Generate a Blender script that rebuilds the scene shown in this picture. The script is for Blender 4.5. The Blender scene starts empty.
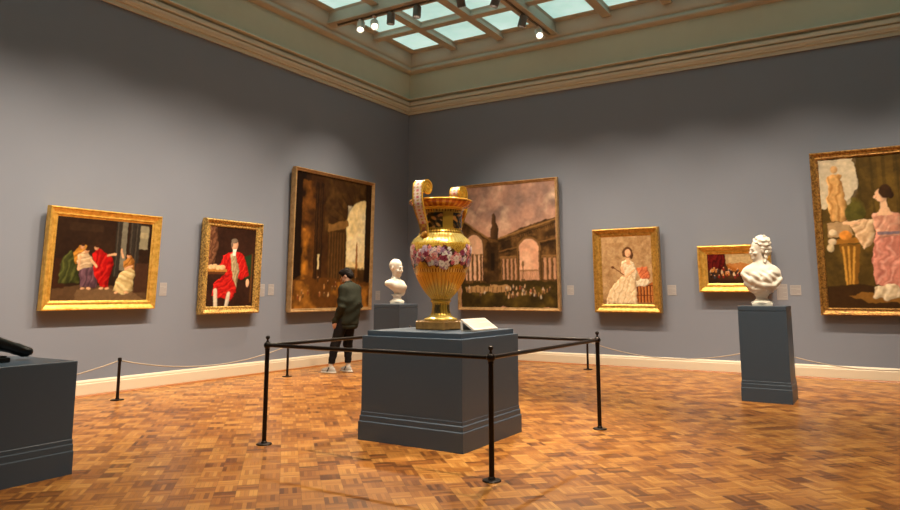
import bpy, bmesh, math, random
import numpy as np
from mathutils import Vector, Matrix, Quaternion

random.seed(7)
rng = np.random.default_rng(7)
SC = bpy.context.scene
COL = SC.collection
PI = math.pi

# ------------------------------------------------------------------ helpers
def srgb(r, g, b):
    def f(c):
        c /= 255.0
        return c / 12.92 if c <= 0.04045 else ((c + 0.055) / 1.055) ** 2.4
    return (f(r), f(g), f(b), 1.0)

def link(name, mesh, mat=None, parent=None, smooth=False, loc=None, rotz=None):
    o = bpy.data.objects.new(name, mesh)
    COL.objects.link(o)
    if mat is not None and len(mesh.materials) == 0:
        mesh.materials.append(mat)
    if parent is not None:
        o.parent = parent
    if loc is not None:
        o.location = loc
    if rotz is not None:
        o.rotation_euler = (0, 0, rotz)
    if smooth:
        mesh.polygons.foreach_set('use_smooth', [True] * len(mesh.polygons))
    return o

def obj(name, bm, mat=None, parent=None, smooth=False, loc=None, rotz=None, angle=None):
    bmesh.ops.recalc_face_normals(bm, faces=bm.faces)
    me = bpy.data.meshes.new(name)
    bm.to_mesh(me)
    bm.free()
    o = link(name, me, mat, parent, smooth, loc, rotz)
    if angle is not None:
        me.polygons.foreach_set('use_smooth', [True] * len(me.polygons))
        me.set_sharp_from_angle(angle=math.radians(angle))
    return o

def thing(name, label, cat, loc=(0, 0, 0), rotz=0.0, group=None):
    o = bpy.data.objects.new(name, None)
    COL.objects.link(o)
    o.empty_display_size = 0.1
    o.location = loc
    o.rotation_euler = (0, 0, rotz)
    return tag(o, label, cat, group)

def tag(o, label, cat, group=None):
    o['label'] = label
    o['category'] = cat
    if group:
        o['group'] = group
    return o

def struct(o):
    o['kind'] = 'structure'
    return o

def dup(root, loc, rotz=None, label=None, group=None):
    r = root.copy()
    COL.objects.link(r)
    r.location = loc
    if rotz is not None:
        r.rotation_euler = (0, 0, rotz)
    if label:
        r['label'] = label
    if group:
        r['group'] = group
    for ch in list(root.children):
        c = ch.copy()
        COL.objects.link(c)
        c.parent = r
        for g in list(ch.children):
            d = g.copy()
            COL.objects.link(d)
            d.parent = c
    return r

def add_box(bm, x0, x1, y0, y1, z0, z1, bevel=0.0):
    vs = [bm.verts.new(p) for p in [(x0, y0, z0), (x1, y0, z0), (x1, y1, z0), (x0, y1, z0),
                                    (x0, y0, z1), (x1, y0, z1), (x1, y1, z1), (x0, y1, z1)]]
    fs = [bm.faces.new([vs[i] for i in q]) for q in
          [(0, 3, 2, 1), (4, 5, 6, 7), (0, 1, 5, 4), (1, 2, 6, 5), (2, 3, 7, 6), (3, 0, 4, 7)]]
    if bevel > 0:
        es = set(e for f in fs for e in f.edges)
        bmesh.ops.bevel(bm, geom=list(es), offset=bevel, segments=2, affect='EDGES', profile=0.5)
    return vs

def box(x0, x1, y0, y1, z0, z1, bevel=0.0):
    bm = bmesh.new()
    add_box(bm, x0, x1, y0, y1, z0, z1, bevel)
    return bm

def add_lathe(bm, prof, n=32, mat=None, close=True):
    """prof: list of (r, z); rings around z axis, optional matrix"""
    rings = []
    for r, z in prof:
        if r < 1e-6:
            p = Vector((0, 0, z))
            rings.append([bm.verts.new(mat @ p if mat else p)])
        else:
            ring = []
            for i in range(n):
                a = 2 * PI * i / n
                p = Vector((r * math.cos(a), r * math.sin(a), z))
                ring.append(bm.verts.new(mat @ p if mat else p))
            rings.append(ring)
    for A, B in zip(rings[:-1], rings[1:]):
        for i in range(n):
            j = (i + 1) % n
            if len(A) == 1 and len(B) == 1:
                continue
            if len(A) == 1:
                bm.faces.new((A[0], B[i], B[j]))
            elif len(B) == 1:
                bm.faces.new((A[i], A[j], B[0]))
            else:
                bm.faces.new((A[i], A[j], B[j], B[i]))
    if close:
        for ring in (rings[0], rings[-1]):
            if len(ring) > 2:
                bm.faces.new(ring)
    return rings

def lathe(prof, n=32, mat=None):
    bm = bmesh.new()
    add_lathe(bm, prof, n, mat)
    return bm

def add_tube(bm, pts, rad, n=12):
    pts = [Vector(p) for p in pts]
    rings = []
    prev = None
    for i, p in enumerate(pts):
        t = (pts[min(i + 1, len(pts) - 1)] - pts[max(i - 1, 0)]).normalized()
        if prev is None:
            a = Vector((0, 0, 1)) if abs(t.z) < 0.9 else Vector((1, 0, 0))
            u = t.cross(a).normalized()
        else:
            u = (prev - t * prev.dot(t)).normalized()
        prev = u
        w = t.cross(u)
        r = rad[i] if isinstance(rad, (list, tuple)) else rad
        rings.append([bm.verts.new(p + (u * math.cos(2 * PI * k / n) + w * math.sin(2 * PI * k / n)) * r) for k in range(n)])
    for A, B in zip(rings[:-1], rings[1:]):
        for i in range(n):
            j = (i + 1) % n
            bm.faces.new((A[i], A[j], B[j], B[i]))
    bm.faces.new(rings[0])
    bm.faces.new(rings[-1])

def tube(pts, rad, n=12):
    bm = bmesh.new()
    add_tube(bm, pts, rad, n)
    return bm

def loft_rect(prof, close_top=True, close_bot=True, rect=None):
    """square stack: prof list of (half_x, half_y, z)"""
    bm = bmesh.new()
    rings = []
    for hx, hy, z in prof:
        rings.append([bm.verts.new(p) for p in ((-hx, -hy, z), (hx, -hy, z), (hx, hy, z), (-hx, hy, z))])
    for A, B in zip(rings[:-1], rings[1:]):
        for i in range(4):
            j = (i + 1) % 4
            bm.faces.new((A[i], A[j], B[j], B[i]))
    if close_bot:
        bm.faces.new(rings[0])
    if close_top:
        bm.faces.new(rings[-1])
    return bm

# ------------------------------------------------------------------ node materials
class NT:
    def __init__(self, name):
        self.m = bpy.data.materials.new(name)
        self.m.use_nodes = True
        self.t = self.m.node_tree
        self.b = self.t.nodes['Principled BSDF']
        self.out = self.t.nodes['Material Output']
    def n(self, typ, **kw):
        nd = self.t.nodes.new(typ)
        for k, v in kw.items():
            setattr(nd, k, v)
        return nd
    def l(self, a, b):
        self.t.links.new(a, b)
    def math(self, op, a, b=None, c=None):
        nd = self.n('ShaderNodeMath', operation=op)
        for i, v in enumerate((a, b, c)):
            if v is None:
                continue
            if hasattr(v, 'is_linked'):
                self.l(v, nd.inputs[i])
            else:
                nd.inputs[i].default_value = v
        return nd.outputs[0]
    def mix(self, fac, a, b, mode='MIX'):
        nd = self.n('ShaderNodeMix', data_type='RGBA', blend_type=mode)
        for s, v in ((nd.inputs[0], fac), (nd.inputs[6], a), (nd.inputs[7], b)):
            if hasattr(v, 'is_linked'):
                self.l(v, s)
            else:
                s.default_value = v
        return nd.outputs[2]
    def noise(self, scale, detail=3, rough=0.55, vec=None, coord='Object'):
        nd = self.n('ShaderNodeTexNoise')
        nd.inputs['Scale'].default_value = scale
        nd.inputs['Detail'].default_value = detail
        nd.inputs['Roughness'].default_value = rough
        if vec is None:
            vec = self.n('ShaderNodeTexCoord').outputs[coord]
        self.l(vec, nd.inputs['Vector'])
        return nd.outputs['Fac']
    def ramp(self, fac, stops):
        nd = self.n('ShaderNodeValToRGB')
        cr = nd.color_ramp
        while len(cr.elements) < len(stops):
            cr.elements.new(0.5)
        for e, (p, c) in zip(cr.elements, stops):
            e.position = p
            e.color = c
        self.l(fac, nd.inputs[0])
        return nd.outputs[0]
    def bump(self, h, strength=0.2, dist=0.01):
        nd = self.n('ShaderNodeBump')
        nd.inputs['Strength'].default_value = strength
        nd.inputs['Distance'].default_value = dist
        self.l(h, nd.inputs['Height'])
        self.l(nd.outputs[0], self.b.inputs['Normal'])

def mat_plain(name, col, rough=0.5, metal=0.0, spec=0.5, var=0.08, scale=30.0, bump=0.0, coat=0.0, bdist=0.003):
    k = NT(name)
    f = k.noise(scale)
    a = [c * (1 - var) for c in col[:3]] + [1]
    b = [min(1, c * (1 + var)) for c in col[:3]] + [1]
    k.l(k.mix(f, a, b), k.b.inputs['Base Color'])
    k.b.inputs['Roughness'].default_value = rough
    k.b.inputs['Metallic'].default_value = metal
    k.b.inputs['Specular IOR Level'].default_value = spec
    k.b.inputs['Coat Weight'].default_value = coat
    if bump > 0:
        k.bump(f, bump, bdist)
    return k.m

def mat_emit(name, col, strength):
    k = NT(name)
    k.b.inputs['Base Color'].default_value = (0.5, 0.5, 0.5, 1)
    k.b.inputs['Emission Color'].default_value = col
    k.b.inputs['Emission Strength'].default_value = strength
    f = k.noise(2.0)
    k.l(k.mix(f, [c * 0.92 for c in col[:3]] + [1], [min(1, c * 1.08) for c in col[:3]] + [1]), k.b.inputs['Emission Color'])
    return k.m

def mat_attr(name, rough=0.5, metal_attr=False, spec=0.4, bump=0.0, coat=0.0, bscale=120.0):
    k = NT(name)
    a = k.n('ShaderNodeAttribute', attribute_name='paint')
    k.l(a.outputs['Color'], k.b.inputs['Base Color'])
    if metal_attr:
        k.l(k.math('MULTIPLY', a.outputs['Alpha'], 0.48), k.b.inputs['Metallic'])
    k.b.inputs['Roughness'].default_value = rough
    k.b.inputs['Specular IOR Level'].default_value = spec
    k.b.inputs['Coat Weight'].default_value = coat
    if bump:
        k.bump(k.noise(bscale), bump, 0.002)
    return k.m

M = {}
def build_materials():
    M['wall'] = mat_plain('blue_grey_wall_paint', (0.202, 0.222, 0.274, 1), 0.75, var=0.03, scale=1.5, spec=0.25)
    M['cream'] = mat_plain('cream_plaster', (0.50, 0.485, 0.37, 1), 0.65, var=0.05, scale=3, spec=0.3)
    M['beam'] = mat_plain('stone_coloured_beam_paint', (0.50, 0.475, 0.40, 1), 0.6, var=0.05, scale=3, spec=0.3)
    M['cornice'] = mat_plain('pale_cornice_plaster', (0.62, 0.60, 0.50, 1), 0.6, var=0.04, scale=3, spec=0.3)
    M['base'] = mat_plain('cream_skirting_paint', (0.66, 0.56, 0.42, 1), 0.45, var=0.03, scale=4)
    M['shoe'] = mat_plain('varnished_wood_strip', (0.30, 0.11, 0.03, 1), 0.35, var=0.2, scale=8)
    M['plinth'] = mat_plain('slate_blue_plinth_paint', (0.053, 0.080, 0.118, 1), 0.42, var=0.04, scale=3, spec=0.5)
    M['iron'] = mat_plain('dark_bronze_rail', (0.020, 0.013, 0.010, 1), 0.32, metal=0.6, var=0.2, scale=40)
    M['rope'] = mat_plain('grey_cord', (0.36, 0.30, 0.23, 1), 0.8, var=0.25, scale=260, bump=0.3)
    M['marble'] = mat_plain('white_marble', (0.80, 0.74, 0.64, 1), 0.42, var=0.03, scale=9, spec=0.4)
    M['bronze'] = mat_plain('black_bronze', (0.012, 0.011, 0.010, 1), 0.28, metal=0.5, var=0.3, scale=10)
    M['card'] = mat_plain('pale_label_card', (0.36, 0.34, 0.34, 1), 0.5, var=0.03)
    M['cardtext'] = mat_plain('grey_print', (0.20, 0.19, 0.19, 1), 0.6, var=0.03)
    M['plaque'] = mat_plain('white_reading_panel', (0.62, 0.56, 0.50, 1), 0.45, var=0.03)
    M['plaquetext'] = mat_plain('grey_panel_print', (0.42, 0.38, 0.34, 1), 0.5, var=0.03)
    M['can'] = mat_plain('taupe_lamp_housing', (0.13, 0.10, 0.08, 1), 0.45, var=0.1)
    M['canwhite'] = mat_plain('white_lamp_housing', (0.72, 0.68, 0.62, 1), 0.45, var=0.03)
    M['track'] = mat_plain('grey_lighting_track', (0.16, 0.14, 0.12, 1), 0.4, metal=0.3)
    M['lens'] = mat_emit('lit_lamp_lens', (1.0, 0.88, 0.72, 1), 9.0)
    M['pane'] = None
    k = NT('laylight_glass')
    k.b.inputs['Base Color'].default_value = (0.30, 0.38, 0.36, 1)
    k.b.inputs['Roughness'].default_value = 0.25
    f = k.noise(1.1, 4)
    k.l(k.ramp(f, [(0.3, srgb(146, 186, 176)), (0.7, srgb(184, 212, 202))]), k.b.inputs['Emission Color'])
    k.b.inputs['Emission Strength'].default_value = 1.2
    M['pane'] = k.m
    # gilded frames
    def gilt(name, c0, c1, rough, scale, bstr):
        k = NT(name)
        f = k.noise(scale, 4, 0.6)
        k.l(k.ramp(f, [(0.35, c0), (0.62, c1)]), k.b.inputs['Base Color'])
        k.b.inputs['Metallic'].default_value = 0.55
        k.b.inputs['Roughness'].default_value = rough
        k.bump(f, bstr, 0.012)
        return k.m
    M['gilt'] = gilt('bright_gilding', (0.62, 0.33, 0.05, 1), (0.86, 0.53, 0.12, 1), 0.36, 16, 0.25)
    M['gilt_carved'] = gilt('carved_gilding', (0.20, 0.10, 0.02, 1), (0.85, 0.55, 0.16, 1), 0.38, 34, 0.8)
    M['gilt_dark'] = gilt('aged_gilding', (0.14, 0.06, 0.014, 1), (0.50, 0.26, 0.06, 1), 0.38, 30, 0.6)
    M['gilt_mid'] = gilt('warm_gilding', (0.36, 0.19, 0.035, 1), (0.62, 0.36, 0.08, 1), 0.38, 22, 0.35)
    M['gilt_pale'] = gilt('pale_gilding', (0.42, 0.25, 0.10, 1), (0.58, 0.37, 0.17, 1), 0.45, 12, 0.15)
    M['frame_brown'] = gilt('brown_wood_moulding', (0.07, 0.024, 0.008, 1), (0.13, 0.05, 0.016, 1), 0.4, 14, 0.1)
    M['canvas'] = mat_attr('oil_paint', 0.5, spec=0.10, bump=0.12, bscale=60)
    M['porcelain'] = mat_attr('gilded_porcelain', 0.24, metal_attr=True, spec=0.5, coat=0.15)
    M['vasebase'] = mat_plain('brown_gilt_marble', (0.30, 0.17, 0.05, 1), 0.3, metal=0.35, var=0.6, scale=18)
    M['skin'] = mat_plain('skin', (0.62, 0.36, 0.25, 1), 0.5, var=0.05)
    M['hair'] = mat_plain('black_hair', (0.010, 0.007, 0.006, 1), 0.75, spec=0.2, var=0.4, scale=90, bump=0.5)
    M['jacket'] = mat_plain('dark_olive_cloth', (0.022, 0.024, 0.015, 1), 0.8, var=0.18, scale=26, bump=0.25, spec=0.2, bdist=0.01)
    M['trousers'] = mat_plain('black_cloth', (0.009, 0.008, 0.009, 1), 0.85, var=0.2, scale=30, bump=0.2, spec=0.2)
    M['sock'] = mat_plain('white_sock', (0.72, 0.68, 0.62, 1), 0.8)
    M['shoe_upper'] = mat_plain('pale_grey_trainer', (0.42, 0.40, 0.37, 1), 0.6, var=0.25, scale=30)
    M['shoe_dark'] = mat_plain('dark_grey_trainer_panel', (0.05, 0.05, 0.05, 1), 0.6)
    M['sole'] = mat_plain('white_rubber_sole', (0.75, 0.72, 0.66, 1), 0.6)
    M['plaster'] = mat_plain('ceiling_paint', (0.50, 0.44, 0.34, 1), 0.8, var=0.03, scale=3)
    # parquet: squares of five fingers, turned 45 degrees to the walls
    k = NT('mosaic_parquet')
    tc = k.n('ShaderNodeTexCoord').outputs['Object']
    mp = k.n('ShaderNodeMapping')
    S = 0.150
    mp.inputs['Rotation'].default_value = (0, 0, math.radians(45))
    mp.inputs['Scale'].default_value = (1 / S, 1 / S, 1 / S)
    k.l(tc, mp.inputs['Vector'])
    sx = k.n('ShaderNodeSeparateXYZ')
    k.l(mp.outputs[0], sx.inputs[0])
    u, v = sx.outputs[0], sx.outputs[1]
    cu, cv = k.math('FLOOR', u), k.math('FLOOR', v)
    fu, fv = k.math('FRACT', u), k.math('FRACT', v)
    par = k.math('FLOORED_MODULO', k.math('ADD', cu, cv), 2.0)
    inv = k.math('SUBTRACT', 1.0, par)
    across = k.math('ADD', k.math('MULTIPLY', fu, par), k.math('MULTIPLY', fv, inv))
    along = k.math('ADD', k.math('MULTIPLY', fv, par), k.math('MULTIPLY', fu, inv))
    a5 = k.math('MULTIPLY', across, 5.0)
    fing = k.math('FLOOR', a5)
    cid = k.n('ShaderNodeCombineXYZ')
    k.l(cu, cid.inputs[0]); k.l(cv, cid.inputs[1]); k.l(fing, cid.inputs[2])
    wn = k.n('ShaderNodeTexWhiteNoise', noise_dimensions='3D')
    k.l(cid.outputs[0], wn.inputs['Vector'])
    cid2 = k.n('ShaderNodeCombineXYZ')
    k.l(cu, cid2.inputs[0]); k.l(cv, cid2.inputs[1])
    wn2 = k.n('ShaderNodeTexWhiteNoise', noise_dimensions='3D')
    k.l(cid2.outputs[0], wn2.inputs['Vector'])
    gv = k.n('ShaderNodeCombineXYZ')
    k.l(k.math('MULTIPLY', along, 1.2), gv.inputs[0])
    k.l(k.math('MULTIPLY', a5, 3.0), gv.inputs[1])
    k.l(k.math('MULTIPLY', wn.outputs['Value'], 50.0), gv.inputs[2])
    grain = k.noise(2.2, 3, 0.6, vec=gv.outputs[0])
    tone = k.math('ADD', k.math('MULTIPLY', wn.outputs['Value'], 0.34),
                  k.math('ADD', k.math('MULTIPLY', wn2.outputs['Value'], 0.38), k.math('MULTIPLY', grain, 0.28)))
    big = k.noise(0.5, 2, 0.5)
    tone = k.math('ADD', tone, k.math('MULTIPLY', k.math('SUBTRACT', big, 0.5), 0.25))
    # narrow seams between fingers and squares
    ff = k.math('FRACT', a5)
    e1 = k.math('MINIMUM', ff, k.math('SUBTRACT', 1.0, ff))
    e2 = k.math('MINIMUM', along, k.math('SUBTRACT', 1.0, along))
    seam = k.math('MAXIMUM', k.math('LESS_THAN', e1, 0.035), k.math('LESS_THAN', e2, 0.012))
    colr = k.ramp(tone, [(0.16, (0.10, 0.030, 0.006, 1)), (0.36, (0.24, 0.082, 0.014, 1)), (0.55, (0.37, 0.142, 0.024, 1)), (0.84, (0.55, 0.26, 0.060, 1))])
    colr = k.mix(k.math('MULTIPLY', seam, 0.55), colr, (0.05, 0.018, 0.006, 1))
    k.l(colr, k.b.inputs['Base Color'])
    k.l(k.math('ADD', 0.24, k.math('MULTIPLY', grain, 0.16)), k.b.inputs['Roughness'])
    k.b.inputs['Specular IOR Level'].default_value = 0.5
    k.bump(k.math('SUBTRACT', k.math('MULTIPLY', wn.outputs['Value'], 0.4), seam), 0.06, 0.002)
    M['floor'] = k.m

build_materials()

# ------------------------------------------------------------------ signed-distance sculpting
def smin(a, b, k):
    h = np.clip(0.5 + 0.5 * (b - a) / k, 0, 1)
    return b * (1 - h) + a * h - k * h * (1 - h)
def smax(a, b, k):
    return -smin(-a, -b, k)
def ell(P, c, r):
    q = (P - np.array(c, np.float32)) / np.array(r, np.float32)
    k0 = np.sqrt((q * q).sum(-1)) + 1e-9
    q2 = q / np.array(r, np.float32)
    k1 = np.sqrt((q2 * q2).sum(-1)) + 1e-9
    return k0 * (k0 - 1) / k1
def cap(P, a, b, ra, rb=None):
    rb = ra if rb is None else rb
    a = np.array(a, np.float32); b = np.array(b, np.float32)
    ba = b - a
    h = np.clip(((P - a) @ ba) / (ba @ ba), 0, 1)
    d = P - a - h[..., None] * ba
    return np.sqrt((d * d).sum(-1)) - (ra + (rb - ra) * h)
def rotz_np(P, a, c=(0, 0, 0)):
    c = np.array(c, np.float32)
    q = P - c
    ca, sa = math.cos(-a), math.sin(-a)
    return np.stack([q[..., 0] * ca - q[..., 1] * sa, q[..., 0] * sa + q[..., 1] * ca, q[..., 2]], -1)
def rotx_np(P, a):
    ca, sa = math.cos(-a), math.sin(-a)
    return np.stack([P[..., 0], P[..., 1] * ca - P[..., 2] * sa, P[..., 1] * sa + P[..., 2] * ca], -1)

def sdf_mesh(name, f, lo, hi, h):
    lo = np.array(lo, np.float32); hi = np.array(hi, np.float32)
    n = np.ceil((hi - lo) / h).astype(int) + 1
    ax = [lo[i] + h * np.arange(n[i], dtype=np.float32) for i in range(3)]
    V = np.empty(tuple(n), np.float32)
    for i in range(n[0]):
        P = np.empty((n[1], n[2], 3), np.float32)
        P[..., 0] = ax[0][i]; P[..., 1] = ax[1][:, None]; P[..., 2] = ax[2][None, :]
        V[i] = f(P)
    S = V < 0
    cs = n - 1
    cnt = np.zeros(tuple(cs), np.float32)
    acc = np.zeros(tuple(cs) + (3,), np.float32)
    corners = [(i, j, k) for i in (0, 1) for j in (0, 1) for k in (0, 1)]
    def sub(A, c):
        return A[c[0]:c[0] + cs[0], c[1]:c[1] + cs[1], c[2]:c[2] + cs[2]]
    for a in corners:
        for d in range(3):
            if a[d] == 1:
                continue
            b = list(a); b[d] = 1; b = tuple(b)
            va, vb = sub(V, a), sub(V, b)
            m = (sub(S, a) != sub(S, b))
            t = np.where(m, va / np.where(m, va - vb, 1), 0)
            p = np.zeros(tuple(cs) + (3,), np.float32)
            for q in range(3):
                p[..., q] = a[q]
            p[..., d] += t
            acc += p * m[..., None]
            cnt += m
    act = cnt > 0
    idx = -np.ones(tuple(cs), np.int64)
    idx[act] = np.arange(act.sum())
    ii = np.argwhere(act)
    pos = lo + (ii + acc[act] / cnt[act][:, None]) * h
    quads = []
    for d in range(3):
        e1, e2 = (d + 1) % 3, (d + 2) % 3
        sl_a = [slice(None)] * 3; sl_b = [slice(None)] * 3
        sl_a[d] = slice(0, n[d] - 1); sl_b[d] = slice(1, n[d])
        A, B = S[tuple(sl_a)], S[tuple(sl_b)]
        m = np.argwhere(A != B)
        ok = (m[:, e1] > 0) & (m[:, e2] > 0) & (m[:, e1] < cs[e1]) & (m[:, e2] < cs[e2])
        m = m[ok]
        flip = A[tuple(m.T)]
        def ci(o1, o2):
            q = m.copy(); q[:, e1] -= o1; q[:, e2] -= o2
            return idx[tuple(q.T)]
        Q = np.stack([ci(1, 1), ci(0, 1), ci(0, 0), ci(1, 0)], 1)
        Q[~flip] = Q[~flip][:, ::-1]
        quads.append(Q)
    F = np.concatenate(quads)
    F = F[(F >= 0).all(1)]
    me = bpy.data.meshes.new(name)
    me.vertices.add(len(pos)); me.vertices.foreach_set('co', pos.astype(np.float32).ravel())
    me.loops.add(len(F) * 4); me.loops.foreach_set('vertex_index', F.astype(np.int32).ravel())
    me.polygons.add(len(F)); me.polygons.foreach_set('loop_start', np.arange(0, len(F) * 4, 4, dtype=np.int32))
    me.update(calc_edges=True)
    me.validate()
    me.polygons.foreach_set('use_smooth', [True] * len(me.polygons))
    return me

def head_sdf(P, c, yaw=0.0, pitch=0.0, s=1.0):
    """a head that looks along -y before the turn; c is its middle"""
    q = rotz_np(P, yaw, c)
    q = rotx_np(q, pitch) / s
    d = ell(q, (0, 0.018, 0.032), (0.077, 0.098, 0.098))
    d = smin(d, ell(q, (0, -0.028, -0.050), (0.056, 0.064, 0.072)), 0.035)
    d = smin(d, ell(q, (0, -0.078, -0.092), (0.022, 0.020, 0.020)), 0.025)
    for sx in (-1, 1):
        d = smax(d, -ell(q, (sx * 0.031, -0.098, 0.006), (0.021, 0.022, 0.014)), 0.016)
        d = smin(d, ell(q, (sx * 0.031, -0.074, 0.005), (0.014, 0.014, 0.011)), 0.004)
        d = smin(d, ell(q, (sx * 0.040, -0.066, -0.032), (0.022, 0.022, 0.018)), 0.02)
        d = smin(d, ell(q, (sx * 0.077, 0.012, -0.006), (0.011, 0.022, 0.033)), 0.008)
    d = smin(d, cap(q, (-0.032, -0.082, 0.026), (0.032, -0.082, 0.026), 0.009), 0.016)
    d = smin(d, cap(q, (0, -0.084, 0.016), (0, -0.107, -0.026), 0.009, 0.014), 0.012)
    d = smin(d, ell(q, (0, -0.086, -0.051), (0.024, 0.014, 0.007)), 0.006)
    d = smin(d, ell(q, (0, -0.083, -0.064), (0.021, 0.014, 0.008)), 0.006)
    return d * s

# ------------------------------------------------------------------ the room
X0, X1, Y0, Y1 = -9.39, 3.61, -3.2, 13.266
ZW = 7.35                       # walls run up behind the mouldings
def build_room():
    struct(obj('floor', box(X0 - .25, X1 + .25, Y0 - .25, Y1 + .25, -.2, 0), M['floor']))
    struct(obj('wall_left', box(X0 - .25, X0, Y0 - .25, Y1 + .25, 0, ZW), M['wall']))
    struct(obj('wall_back', box(X0, X1, Y1, Y1 + .25, 0, ZW), M['wall']))
    struct(obj('wall_right', box(X1, X1 + .25, Y0 - .25, Y1 + .25, 0, ZW), M['wall']))
    struct(obj('wall_front', box(X0, X1, Y0 - .25, Y0, 0, ZW), M['wall']))
    def run(name, prof, mat, side):
        """moulding along one wall: prof (inset, z), mitred at the corners"""
        bm = bmesh.new()
        rows = []
        for t, z in prof:
            a = {'left': ((X0 + t, Y0 + t), (X0 + t, Y1 - t)), 'back': ((X0 + t, Y1 - t), (X1 - t, Y1 - t)),
                 'right': ((X1 - t, Y1 - t), (X1 - t, Y0 + t)), 'front': ((X1 - t, Y0 + t), (X0 + t, Y0 + t))}[side]
            rows.append([bm.verts.new((p[0], p[1], z)) for p in a])
        n = len(rows)
        for i in range(n):
            A, B = rows[i], rows[(i + 1) % n]
            bm.faces.new((A[0], A[1], B[1], B[0]))
        bm.faces.new([r[0] for r in rows]); bm.faces.new([r[1] for r in rows])
        return struct(obj(name, bm, mat, angle=30))
    base = [(0, 0.0), (.035, 0.0), (.035, .165), (.028, .175), (.030, .19), (.024, .205), (.012, .219), (0, .219)]
    shoe = [(.035, 0), (.062, 0), (.058, .012), (.048, .022), (.035, .026)]
    corn = [(0, 5.636), (.034, 5.636), (.034, 5.646), (.022, 5.650), (.022, 5.705), (.060, 5.712), (.060, 5.73),
            (.075, 5.745), (.085, 5.77), (.085, 5.805), (.045, 5.810), (.045, 5.826), (.105, 5.834), (.112, 5.86), (.112, 5.895),
            (.112, 5.905), (.040, 5.912), (.040, 5.958), (.150, 5.966), (.155, 5.975), (.150, 5.992), (.090, 6.005), (0, 6.005)]
    fri = [(0, 6.005), (.090, 6.005), (.090, 6.60), (0, 6.60)]
    lip = [(0, 6.60), (.090, 6.60), (.13, 6.612), (.175, 6.64), (.190, 6.655), (.196, 6.68), (.185, 6.705), (.165, 6.715), (.165, 6.745),
           (.185, 6.758), (.205, 6.79), (.215, 6.90), (.235, 6.99), (.240, 7.06), (.36, 7.065), (.40, 7.075), (.40, 7.13), (0, 7.13)]
    n = 1
    for s in ('left', 'back', 'right', 'front'):
        run('baseboard_' + s, base, M['base'], s)
        for prof, m in ((shoe, M['shoe']), (corn, M['cornice']), (fri, M['cream']), (lip, M['beam'])):
            run('trim_%d' % n, prof, m, s)
            n += 1
    # skylight: glass laylight between a grid of beams
    gx0, gx1, gy0, gy1 = X0 + .20, X1 - .20, Y0 + .20, Y1 - .20
    xs = [-9.14 + .0, ] 
    bx = [-7.98, -6.77, -5.56, -4.34, -3.13, -1.92, -0.70, 0.51, 1.72, 2.85]
    by = [11.65, 10.20, 8.80, 7.40, 6.0, 4.6, 3.2, 1.8, .4, -1.0, -2.2]
    deepx = {-5.56, -1.92, 1.72}
    deepy = {10.20, 7.40, 4.6, 1.8, -1.0}
    def beam(name, along, c, lo, hi, deep):
        w, z0 = (.135, 6.80) if deep else (.095, 6.945)
        z0 += .004 if along == 'x' else 0
        z1 = 7.13
        prof = [(-w, z0), (w, z0), (w, z0 + .03), (w * .72, z0 + .05), (w * .72, z1 - .09), (w * 1.0, z1 - .05), (w * 1.0, z1),
                (-w * 1.0, z1), (-w * 1.0, z1 - .05), (-w * .72, z1 - .09), (-w * .72, z0 + .05), (-w, z0 + .03)]
        bm = bmesh.new()
        ra, rb = [], []
        for t, z in prof:
            if along == 'y':
                ra.append(bm.verts.new((c + t, lo, z))); rb.append(bm.verts.new((c + t, hi, z)))
            else:
                ra.append(bm.verts.new((lo, c + t, z))); rb.append(bm.verts.new((hi, c + t, z)))
        k = len(prof)
        for i in range(k):
            j = (i + 1) % k
            bm.faces.new((ra[i], ra[j], rb[j], rb[i]))
        bm.faces.new(ra); bm.faces.new(rb)
        struct(obj(name, bm, M['beam']))
    for c in bx:
        beam('trim_%d' % n, 'y', c, gy0, gy1, c in deepx); n += 1
    for c in by:
        beam('trim_%d' % n, 'x', c, gx0, gx1, c in deepy); n += 1
    ex = sorted([X0 + .25] + bx + [X1 - .25]); ey = sorted([Y0 + .25] + by + [Y1 - .25])
    w = 1
    for a, b in zip(ex[:-1], ex[1:]):
        for c, d in zip(ey[:-1], ey[1:]):
            struct(obj('window_%d' % w, box(a + .03, b - .03, c + .03, d - .03, 7.085, 7.115), M['pane'])); w += 1
    struct(obj('ceiling', box(X0 - .25, X1 + .25, Y0 - .25, Y1 + .25, 7.35, 7.55), M['plaster']))
build_room()

# ------------------------------------------------------------------ plinths
def plinth(name, label, cat, cx, cy, hx, hy, H, slab=None, cap_groove=False, group=None):
    t = thing(name, label, cat, (cx, cy, 0), 0, group)
    s = .016 if slab else .008
    prof = [(hx, hy, 0), (hx, hy, .172), (hx - s * .5, hy - s * .5, .180), (hx - s * .5, hy - s * .5, .224), (hx - s, hy - s, .232), (hx - s, hy - s, .262), (hx - s - .003, hy - s - .003, .266)]
    ob = obj('base_moulding', loft_rect(prof), M['plinth'], t)
    ix, iy = hx - s - .004, hy - s - .004
    if cap_groove:
        prof = [(ix, iy, .235), (ix, iy, H - .066), (ix - .006, iy - .006, H - .064), (ix - .006, iy - .006, H - .058), (ix, iy, H - .056), (ix, iy, H - .003), (ix - .003, iy - .003, H)]
    else:
        prof = [(ix, iy, .235), (ix, iy, H - .004), (ix - .004, iy - .004, H)]
    obj('shaft', loft_rect(prof), M['plinth'], t)
    if slab:
        jx, jy = ix - .035, iy - .035
        obj('top_slab', loft_rect([(jx, jy, H), (jx, jy, H + slab - .004), (jx - .004, jy - .004, H + slab)]), M['plinth'], t)
    return t
plinth('plinth', 'large square slate blue plinth carrying the gilded vase inside the railing', 'plinth', -3.825, 6.02, .592, .585, .985, slab=.05)
plinth('plinth', 'tall narrow blue-grey pedestal under the marble bust of a woman', 'pedestal', -1.372, 10.27, .305, .305, 1.23, cap_groove=True)
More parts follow.
